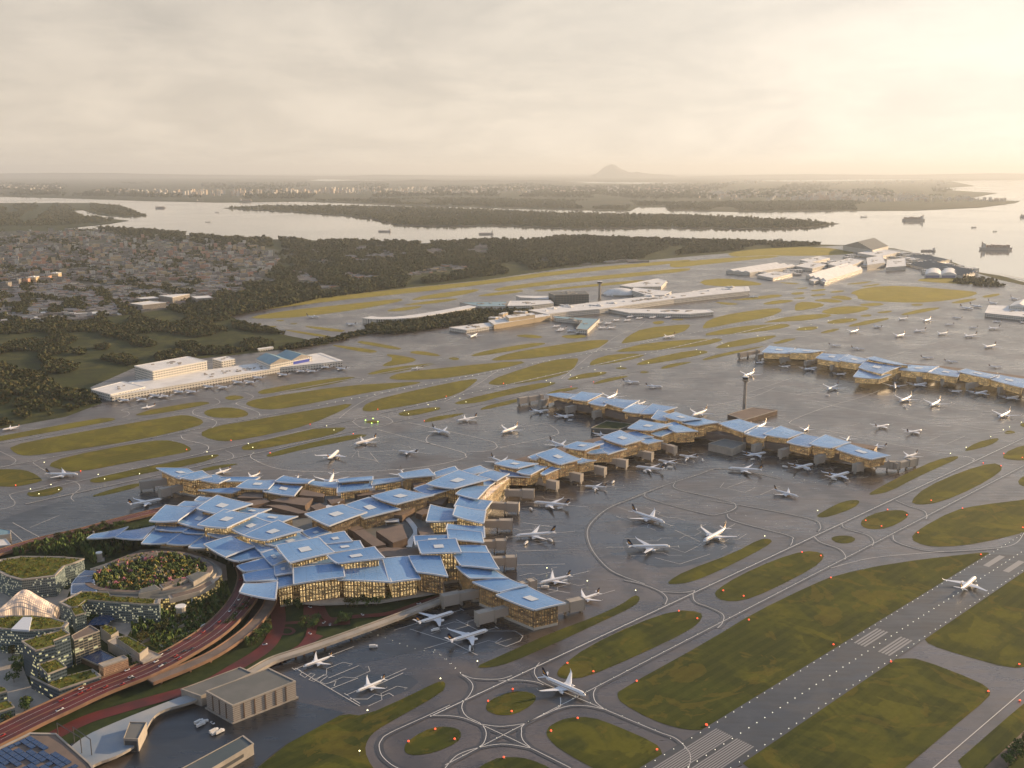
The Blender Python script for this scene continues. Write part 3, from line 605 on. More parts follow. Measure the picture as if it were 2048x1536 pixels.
T1c = W(750, 1080, 0)
term = thing('terminal_building', T1c, 'vast airport terminal under overlapping blue roof panels with amber lit walls at the centre', 'airport terminal')
main_podium = [(400,965),(480,990),(700,992),(880,955),(985,955),(1010,970),(975,1000),(960,1040),(960,1090),(985,1130),(1060,1190),(1050,1200),(1000,1180),(915,1140),(840,1150),(690,1162),(600,1165),(560,1160),(545,1140),(480,1090),(340,1050),(400,1008),(470,1000)]
mb = MB(); mb.prism(WL(main_podium, 20), 0, 20, 0, 1); mb.build('podium', [M('dim_wall'), M('grey_roof')], term)
A_ = 'amber_wall'; D_ = 'dim_wall'; G_ = 'gold_wall'
RT = [ # quad, z, skylight, wall
([(315,937),(375,937),(398,947),(359,957)],35,1,A_),([(357,953),(404,941),(422,952),(388,960)],36,0,A_),([(392,957),(431,949),(459,957),(437,966)],35,0,A_),([(441,955),(517,955),(496,963),(449,962)],34,0,A_),
([(474,975),(498,960),(553,959),(535,977)],40,1,D_),([(528,983),(551,962),(602,972),(587,991)],36,1,D_),([(552,962),(569,952),(626,959),(614,965)],42,0,D_),([(608,967),(628,962),(679,963),(677,975)],35,0,A_),
([(677,958),(744,953),(744,960),(679,964)],42,0,D_),([(677,966),(743,962),(743,976),(676,985)],36,0,A_),([(744,960),(800,954),(809,960),(745,971)],36,0,A_),([(798,947),(856,937),(870,951),(809,957)],44,0,D_),([(870,945),(909,933),(919,942),(872,954)],38,0,D_),
([(400,980),(480,976),(480,981),(465,985)],30,0,D_),([(396,1017),(435,992),(502,1007),(443,1027)],50,1,D_),([(301,1041),(332,1010),(394,1014),(355,1041)],46,0,D_),([(357,1012),(371,1002),(433,1000),(396,1015)],40,0,D_),([(390,1001),(400,993),(427,994),(414,1002)],36,0,D_),
([(357,1044),(394,1021),(433,1028),(408,1056)],40,1,D_),([(398,1049),(449,1020),(510,1029),(453,1054)],50,1,G_),([(472,1021),(496,1015),(541,1017),(508,1031)],42,1,D_),([(504,1035),(521,1025),(593,1033),(560,1045)],42,1,A_),
([(459,1054),(510,1035),(545,1045.5),(492,1070)],42,1,G_),([(490,1069),(556,1042),(603,1061),(534,1079)],50,1,G_),
([(176,1076),(189,1067),(254,1054),(234,1073)],26,0,0),([(232,1074),(252,1061),(312,1051),(285,1079)],28,0,0),([(285,1085.5),(312,1058),(373,1059),(334,1084)],29,0,0),([(312,1058),(320,1046),(379,1054),(367,1061)],34,0,D_),
([(336,1087),(369,1064),(416,1064),(381,1087)],29,0,0),([(367,1064),(375,1056),(422,1060),(416,1066)],33,0,D_),([(379,1093),(416,1068),(439,1075),(412,1095)],29,0,0),([(416,1067),(426,1058),(480,1070),(453,1078)],35,0,D_),
([(410,1088.5),(461,1073),(507,1092),(451,1113)],38,0,0),([(453,1114),(506,1095),(531,1113),(480,1122)],34,0,0),([(500,1082),(517,1080),(551,1097),(523,1105)],38,1,D_),([(476,1132),(531,1117),(550,1136),(492,1142)],34,0,0),
([(488,1148),(548,1137),(554,1161),(492,1162)],34,0,0),([(481,1184),(490,1167),(553,1164),(549,1198)],36,0,0),
([(534,1086),(598,1066),(620,1079),(571,1094)],42,1,G_),([(555,1092),(637,1077),(666,1103),(581,1123)],52,1,G_),([(606,1064),(636,1054),(661,1064),(624,1076)],40,1,D_),([(636,1074),(688,1064),(704,1082),(655,1087)],46,1,A_),
([(649,1090),(718,1082),(727,1096),(665,1105)],44,1,A_),([(657,1110),(747,1095),(767,1116),(677,1125)],50,1,G_),([(583,1130),(656,1116),(671,1125),(588,1135)],40,1,G_),([(522,1105),(551,1099),(573,1119),(546,1130)],38,1,D_),
([(549,1133),(578,1123),(585,1145),(551,1150)],37,1,D_),([(554,1152),(588,1145),(590,1167),(556,1175)],33,0,G_),([(589,1136),(683,1128),(687,1153.5),(590,1166)],42,0,G_),([(685,1134),(769,1119),(780,1163),(678,1160)],38,0,G_),
([(767,1119),(820,1114),(839,1155),(780,1163)],38,0,G_),([(819,1113),(879,1113),(894,1151),(835,1142.5)],42,0,A_),
([(613,1028),(684.5,1009),(731,1024),(659,1051)],52,1,A_),([(694,1011),(739,996),(798,1017),(727.5,1035)],44,1,D_),([(746,992),(800,978),(864,990),(794,1007)],50,1,D_),([(829,976),(856,968),(903,978),(860,991)],44,1,D_),
([(855.5,967),(918,941),(978,958),(908,976)],52,1,D_),([(923,942.5),(960,931),(983,941),(947,949)],44,0,D_),([(957,950),(983,940),(1017,948),(993,961)],44,0,A_),([(936,970),(993,960),(973,974),(941,970)],40,1,A_),([(913,987),(936,970),(978,972),(954,997)],46,0,A_),
([(910,1013),(922,993),(982,1002),(967,1022)],42,0,A_),([(854,1043),(862,1010),(911.5,1018),(913,1039)],42,0,G_),([(907.6,1031),(914,1011.5),(970,1021),(966,1045)],47,0,G_),([(894.6,1060),(897,1048),(966,1052),(967.5,1075)],42,0,A_),
([(896,1060),(962,1065),(966,1083),(898.5,1078)],45,0,A_),([(829.5,1073),(897,1071),(900,1080.5),(833,1090)],44,1,G_),([(836,1083),(910,1079),(920.6,1104),(844,1105)],48,1,G_),([(918,1092),(970,1091),(978,1106.5),(920.6,1106.5)],40,0,G_),
([(907.6,1106.5),(978,1106.5),(996,1136.5),(923,1130)],43,0,D_),([(915,1134),(986,1138),(1014,1155),(941.5,1156)],38,0,D_),([(948,1162.5),(1014,1157),(1053,1171.7),(999,1183)],36,0,D_),([(996,1190),(1056,1174),(1127.6,1205.5),(1069,1218.5)],34,1,D_)]
for q, z_, s_, w_ in RT: roof_panel(term, q, z_, bool(s_), (D_ if (w_ == A_ and z_ > 38) else w_) or None, 10 if min(k_[1] for k_ in q) > 1110 and max(k_[1] for k_ in q) < 1180 and q[0][0] > 570 and q[0][0] < 830 else 0, .78)  # high amber walls turn dim: darker colour painted as shade under upper roofs
for q, z_ in [([(474,995),(496,981),(529,980),(525,996)],31),([(598,990),(604,978),(649,988),(647,994)],31),([(540,1001),(571,994),(626,996),(610,1011)],31),([(530,1010),(571,1009),(618,1025),(597,1027)],28.5),
 ([(677,1050),(700,1044.5),(727.5,1056),(706,1062)],32),([(706,1062),(727,1058),(772,1089),(747,1093)],34),([(752,1062),(804,1048),(815,1076),(786,1085.5)],34),([(770.5,1028),(833,1007),(837,1011),(804,1031)],32.5),
 ([(831,1025),(858,1011),(858,1026),(845,1030)],30),([(843,1005),(860,994),(897,994),(884,1009)],30.5),([(834,1056),(860,1052),(870,1068),(841,1071)],32),([(747,1095),(794,1095),(839,1097),(839,1111),(766,1113)],30),
 ([(708,986),(770.5,978),(770.5,986),(716,992)],28),([(819,959),(862,955),(852,964),(829,974)],33),([(480,1005),(530,996),(540,1003),(505,1012)],29),([(654,998),(672,992),(690,1000),(662,1008)],27),([(620,1012),(640,1006),(652,1012),(632,1020)],29.5)]:
    mb = MB(); mb.prism(WL(q, z_), 19, z_, 0, 1); mb.build('roof_block', [M('brown_wall'), M('brown_roof')], term)
for q in [[(661,1003),(667,999),(684.5,1000),(677,1005)],[(718,1042),(735,1037),(751,1042.6),(737,1048)],[(759,1033),(798,1037),(798,1042.6),(772,1043.5)],[(645,1014),(656,1009),(668,1012),(655,1018)]]:
    mb = MB(); mb.prism(WL(q, 27), 25.6, 26.6, 0, 0, True)
    for k in WL(q, 27): mb.tube((k[0], k[1], 19), (k[0], k[1], 25.7), .4, n=5)
    mb.build('canopy', M('roof_edge'), term)
# glazed concourse roof, glass walkway through the court
mb = MB(); mb.prism(WL([(955,998),(970,999),(1019,956),(1008,952)], 33), 0, 33, 0, 1); mb.build('concourse', [M('gold_wall'), M('shell_glass')], term)
mb = MB()
mb.ribbon(smooth_line(WL([(812,1034),(826,1050),(832,1065),(822,1080),(818,1094)], 22), 4), 9, 22, 0, 1.5); mb.build('skylight_strip', M('skylight'), term)
for (cx, zt) in [((606,1210),40),((652,1208),38),((700,1205),36),((739,1202),36),((822,1186),37),((843,1181),39),((878,1176),39),((189,1089),23),((228,1087),23),((247,1089),25),((283,1091),25),((301,1092),26),((334,1095),26),((350,1097),26),((381,1099),26),((394,1105),26),((420,1113),33),((432,1118),33),((458,1128.5),31),((468,1134),31),((480,1146),31),((487,1166),31),((504,1212),33),((535,1210),33)]:
    p = W(*cx, 0); mb = MB(); mb.box((p[0], p[1], zt/2), (2.4, 2.4, zt), .3); mb.build('column', M('concrete'), term)
for q in [[(883,1190),(957,1175.6)],[(953,1225),(1022,1208)]]: fin_bridge(term, q[1], q[0], 21, 10)
for a, b in [((279,962.5),(332,955.7)),((319,978),(363,967))]: fin_bridge(term, b, a)
for a, b in [((967,1039),(1025,1039)),((967,1080),(1012,1079)),((986,1113),(1033,1112)),((1040,1164),(1070,1158)),((1100,1210),(1165.4,1195)),((985,1003),(1038,1006))]: fin_bridge(term, a, b, 21, 10)
# forecourt deck in front of the hall
mb = MB(); mb.prism(WL([(585,1192),(700,1196),(790,1186),(888,1172),(890,1182),(760,1204),(640,1208),(590,1204)], 9), 6.5, 9, 0, 0, True)
mb.build('forecourt_deck', M('concrete'), term)

pier = thing('pier_building', W(1350, 890, 0), 'long boomerang shaped airport pier with blue roof panels and boarding bridges beyond the main terminal', 'airport pier')
for l, wd_ in [([(1000,955),(1100,925),(1230,890),(1330,866),(1420,858)],32),([(1115,800),(1220,818),(1310,843),(1420,862),(1520,878),(1650,900),(1750,915)],28)]:
    mb = MB(); mb.ribbon(WL(l, 22), wd_, 22, 0, 15); L = [Vector(q) for q in WL(l, 0)]
    n = Vector((0, 0, 0))
    mb2 = MB(); mb2.ribbon(WL(l, 8), wd_-6, 8, 0, 7.9)
    # walls as a strip with uv in metres
    for i in range(len(l)-1):
        a, b = Vector(W(*l[i], 0)), Vector(W(*l[i+1], 0)); d_ = (b-a).normalized(); k = Vector((-d_.y, d_.x, 0))*wd_/2
        mb.prism([a-k*1.004, b-k*1.004, b+k*1.004, a+k*1.004], 7, 21.9, 1, 0)
    mb.build('concourse', [M('brown_roof'), M('amber_wall')], pier); mb2.build('podium', M('concrete'), pier)
for q, z_, s_ in [([(991,928),(1019.6,919),(1074,925.6),(1035,936)],42,1),([(1035,944),(1066,928),(1092.5,933),(1061,949)],36,0),([(999,938),(1035,946),(1058,954),(1012,953)],32,0),([(1074,910),(1111,898),(1160,918),(1121,927)],44,1),([(1057,914),(1087,903),(1092,909),(1074,919)],36,0),
 ([(1148,924),(1164,916),(1191,920),(1159,927)],34,0),([(1082,946),(1104,934),(1120,937),(1090,949)],33,0),([(1128.5,893),(1156,883),(1205,887.5),(1169.5,900)],42,1),([(1172,904),(1224,894),(1219,905),(1189,907)],34,0),([(1189,886),(1205,882),(1251.6,897),(1216,907)],35,0),
 ([(1204,874),(1241,861.5),(1287,879),(1249,889)],44,1),([(1279,881),(1301,875),(1325,881),(1295,887.5)],34,0),([(1252,867),(1273,863),(1306,874),(1282,876.5)],36,0),([(1257,855),(1282,840),(1342,850.5),(1303.5,860)],44,1),([(1303.5,866),(1331,856),(1361,859),(1323,872)],36,0),
 ([(1328,850.5),(1350,845),(1394,861.5),(1353,864)],40,0),([(1328,833),(1353,824),(1402,837),(1366,842)],46,1),([(1303.5,837),(1317,820.5),(1347,829),(1334,840)],40,0),([(1366,845),(1405,837),(1440,844),(1394,850.5)],42,0),
 ([(1094,788),(1123,785),(1164,788),(1137,797)],34,0),([(1142,796),(1164,783.6),(1205,788),(1175,801)],36,0),([(1178,805),(1202,793),(1227,798.6),(1208,812)],34,0),([(1208,805),(1232,797),(1277.5,800),(1249,816)],36,0),([(1246,822),(1268,807),(1298,811),(1279,826)],34,0),([(1282,826),(1306,808),(1353,815),(1317,826)],36,0),
 ([(1440,846.5),(1478.5,838),(1517,849),(1487,864)],38,0),([(1489.5,865.6),(1508.6,853),(1547,856),(1528,875)],36,0),([(1529,868),(1562,853),(1605.6,865),(1575.5,875)],38,0),([(1575.5,883),(1605.6,868),(1641,875),(1619,893)],35,0),([(1620.6,887),(1652,869.5),(1700,884.5),(1663,895.5)],38,0),([(1674,898),(1698.6,888.6),(1778,910.5),(1742,917)],35,1)]:
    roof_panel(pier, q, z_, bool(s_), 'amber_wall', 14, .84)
for a, b in [((1017,978),(1068,979)),((1075,954),(1115,963)),((1123,939),(1163.5,948)),((1172,927),(1210.6,935)),((1215,913),(1254,920)),((1268,898),(1305,905)),((1319,883),(1351,893)),
 ((1109,793),(1080,801)),((1164,807),(1133,813.6)),((1219,815),(1187,823)),((1079,789),(1037,796)),((1536,880.6),(1507,890)),((1589,891),(1560.5,899.6)),((1663,903.7),(1633,912)),((1742,920),(1709.5,928)),((1753,921.5),(1800,923)),((1797,924),(1832.5,914.6))]: fin_bridge(pier, a, b)
sat = thing('satellite_building', W(1780, 745, 0), 'slim satellite pier with blue roofs glowing amber near the right edge of the photo', 'airport pier')
L = [(1530,712),(1600,717),(1690,729),(1780,744),(1870,751),(1990,766),(2110,783)]
mb = MB(); mb2 = MB()
for i in range(len(L)-1):
    a, b = Vector(W(*L[i], 0)), Vector(W(*L[i+1], 0)); d_ = (b-a).normalized(); k = Vector((-d_.y, d_.x, 0))*22
    mb.prism([a-k, b-k, b+k, a+k], 8, 27, 1, 0); mb2.prism([a-k*.9, b-k*.9, b+k*.9, a+k*.9], 0, 8, 0, 0)
mb.build('concourse', [M('brown_roof'), M('gold_wall')], sat); mb2.build('podium', M('grey_roof'), sat)
for q, z_, s_ in [([(1525,704),(1540,692),(1589,696),(1581,705.4)],35,1),([(1578,704),(1597,696),(1649,701),(1625,705.4)],37,1),([(1633,715),(1646.6,707),(1696,709.5),(1679,722)],35,1),([(1679,720.5),(1696,708),(1737,718),(1723,727)],36,1),([(1734,718),(1750.5,713),(1819,729),(1797,729)],46,0),
 ([(1719,734),(1731,723),(1800,733),(1764,746.5)],40,1),([(1708,753),(1720,739.6),(1780.6,749),(1759,756)],32,0),([(1800,738),(1819,729),(1876,733),(1854.5,744)],36,1),([(1854.5,744),(1879,735.5),(1920,742),(1915,753)],35,1),([(1917,744),(1934,737.5),(1997,749),(1977.5,756)],38,1),([(1980,757),(1997,749),(2052,759),(2046,775)],35,1),([(2046,772),(2060,762),(2120,774),(2105,787)],35,0)]:
    roof_panel(sat, q, z_, bool(s_), 'gold_wall', 14, .88)
for a, b in [((1529,707),(1514,709.5)),((1578,713.6),(1562,716)),((1630,719),(1611,722)),((1682,727),(1663,730)),((1805,744),(1789,748)),((1854.5,749),(1836.6,754.7)),((1906,756),(1884.5,758.8)),((1961,763),(1935,767)),((2021,772.5),(1998,775)),((1513,700),(1478,706))]: fin_bridge(sat, a, b, 20)

# ---------------------------------------------------------------- simple buildings
def slab(name, label, cat, q, z, wall, roof, grp=None, para=0, gable=0, extra=None):
    P_ = WL(q, z); c = cen(P_)
    t_ = thing(name, c, label, cat, grp)
    mb = MB(); mb.prism(P_, 0, z, 0, 0, top=False); mb.build('wall', M(wall), t_)
    rb = MB()
    if gable:
        # ridges run from side 0-3 to side 1-2, 'gable' saw-tooth bays
        A0, A1, B1, B0 = [Vector(k) for k in P_[:4]]
        for i in range(gable):
            f0, f1 = i/gable, (i+1)/gable; fm = (f0+f1)/2
            a0, a1 = A0.lerp(A1, f0), A0.lerp(A1, f1); b0, b1 = B0.lerp(B1, f0), B0.lerp(B1, f1)
            am, bm = A0.lerp(A1, fm), B0.lerp(B1, fm); h_ = (a1-a0).length*(.10 if gable < 2 else .16); am.z += h_; bm.z += h_
            rb.face([a0, am, bm, b0]); rb.face([am, a1, b1, bm]); rb.face([a0, a1, am], 1); rb.face([b1, b0, bm], 1)
    else:
        m = Vector(c); m.z = 0
        Q = [Vector(k) for k in P_]
        rb.face(Q if area2(Q) > 0 else Q[::-1])
        o2 = [(k-Vector((c[0], c[1], k.z))) for k in Q]
        outer = [Vector((c[0]+k.x*1.012, c[1]+k.y*1.012, 0)) for k in o2]; inner = [Vector((c[0]+k.x*.965, c[1]+k.y*.965, 0)) for k in o2]
        pz = para or .9
        for i in range(len(Q)):
            j = (i+1) % len(Q)
            a, b, c_, d_ = outer[i], outer[j], inner[j], inner[i]
            up_ = lambda v_, zz_: (v_.x, v_.y, zz_)
            rb.face([up_(a, z-1), up_(b, z-1), up_(b, z+pz), up_(a, z+pz)], 1); rb.face([up_(a, z+pz), up_(b, z+pz), up_(c_, z+pz), up_(d_, z+pz)], 1); rb.face([up_(d_, z+.02), up_(d_, z+pz), up_(c_, z+pz), up_(c_, z+.02)], 1)
    r = rb.build('roof', [M(roof), M('concrete' if roof not in ('white_roof',) else 'white_roof')], t_)
    return t_, r
def clutter(roof, q, z, n=5, s=3.):
    """small plant boxes standing on a roof, part of it"""
    P_ = WL(q, z); mb = MB(); c = cen(P_)
    for i in range(n):
        k = [random.random()**1 for _ in P_]; sm_ = sum(k); x_ = sum(a*p_[0] for a, p_ in zip(k, P_))/sm_; y_ = sum(a*p_[1] for a, p_ in zip(k, P_))/sm_
        mb.box((x_, y_, z+1.2), (random.uniform(.6, 1.8)*s, random.uniform(.5, 1.2)*s, 2.4), .7)
    mb.build('roof_plant', M('concrete'), roof)
def green(roof, q, z, mt='green_roof', inset=.9, dens=.05, hh=2.2, r0=.9):
    """planted roof: mat of low shrubs"""
    P_ = WL(q, z); c = cen(P_); P_ = [(c[0]+(k[0]-c[0])*inset, c[1]+(k[1]-c[1])*inset) for k in P_]
    v_, f_ = shrubs(P_, z+.1, dens, hh, r0); 
    me = np_mesh('roof_garden', v_, f_, M(mt), org=Vector(roof.parent.location)); me.parent = roof; me['kind'] = 'stuff'
    mb = MB(); mb.prism(P_, z-.5, z+.35, 0); mb.build('planting_bed', M(mt), roof)
def np_mesh(name, v, f, mt, org=(0, 0, 0)):
    """v (n,3), f (m,k) arrays of equal sized faces"""
    me = bpy.data.meshes.new(name); v = (v-np.array(org)).astype(np.float32); k = f.shape[1]
    me.vertices.add(len(v)); me.vertices.foreach_set('co', v.ravel()); me.loops.add(f.size); me.loops.foreach_set('vertex_index', f.ravel().astype(np.int32))
    me.polygons.add(len(f)); me.polygons.foreach_set('loop_start', np.arange(0, f.size, k, dtype=np.int32)); me.polygons.foreach_set('loop_total', np.full(len(f), k, dtype=np.int32))
    me.update(calc_edges=True); me.materials.append(mt)
    o = bpy.data.objects.new(name, me); COL.objects.link(o); return o
def leafball(n, rx, rz, cz, leaf, seed):
    """n leaf-clump quads through an uneven ellipsoid; returns (4n,3)"""
    r = np.random.default_rng(seed); out = []
    lob = r.normal(size=(5, 3))*[rx*.42, rx*.42, rz*.35]
    while len(out) < n:
        p = r.normal(size=3); p /= np.linalg.norm(p); p *= r.uniform(.55, 1.0)**.5
        q = p*[rx*.66, rx*.66, rz*.7]+lob[r.integers(5)]
        a = r.normal(size=3)+p*1.2+[0, 0, .5]; a /= np.linalg.norm(a); b = np.cross(a, r.normal(size=3)); b /= np.linalg.norm(b); c = np.cross(a, b)
        s = leaf*r.uniform(.6, 1.3); q = q+[0, 0, cz]
        out.append([q-b*s-c*s, q+b*s-c*s*.7, q+b*s*.8+c*s, q-b*s*.7+c*s])
    return np.array(out).reshape(-1, 3)
def scatter_mesh(name, pts, protos, mt, smin, smax):
    V_ = []; n = 0; pts = np.asarray(pts, float)
    if len(pts) == 0: return None
    for i, p in enumerate(protos):
        sel = pts[i::len(protos)]
        if not len(sel): continue
        a = rng.uniform(0, 6.28, len(sel)); s = rng.uniform(smin, smax, len(sel))*sel[:, 3]; hz = rng.uniform(.8, 1.25, len(sel))
        ca, sa = np.cos(a), np.sin(a)
        X = (p[None, :, 0]*ca[:, None]-p[None, :, 1]*sa[:, None])*s[:, None]+sel[:, 0, None]
        Y = (p[None, :, 0]*sa[:, None]+p[None, :, 1]*ca[:, None])*s[:, None]+sel[:, 1, None]
        Z = p[None, :, 2]*(s*hz)[:, None]+sel[:, 2, None]
        V_.append(np.stack([X, Y, Z], -1).reshape(-1, 3))
    v = np.concatenate(V_); f = np.arange(len(v)).reshape(-1, 4)
    return np_mesh(name, v, f, mt)
LOWS = [leafball(9, 1., .8, .7, .55, 50+i) for i in range(4)]
def shrubs(P_, z, dens, hh, r0):
    x0, x1 = min(p[0] for p in P_), max(p[0] for p in P_); y0, y1 = min(p[1] for p in P_), max(p[1] for p in P_)
    n = int((x1-x0)*(y1-y0)*dens); pts = []
    for _ in range(n):
        x_, y_ = random.uniform(x0, x1), random.uniform(y0, y1)
        if inpoly(x_, y_, P_): pts.append((x_, y_))
    V_ = []
    for i, (x_, y_) in enumerate(pts):
        p = LOWS[i % 4]*[r0*random.uniform(.8, 1.6)]*1; p = p*[1, 1, hh/1.6]; V_.append(p+[x_, y_, z])
    v = np.concatenate(V_) if V_ else np.zeros((4, 3)); return v, np.arange(len(v)).reshape(-1, 4)

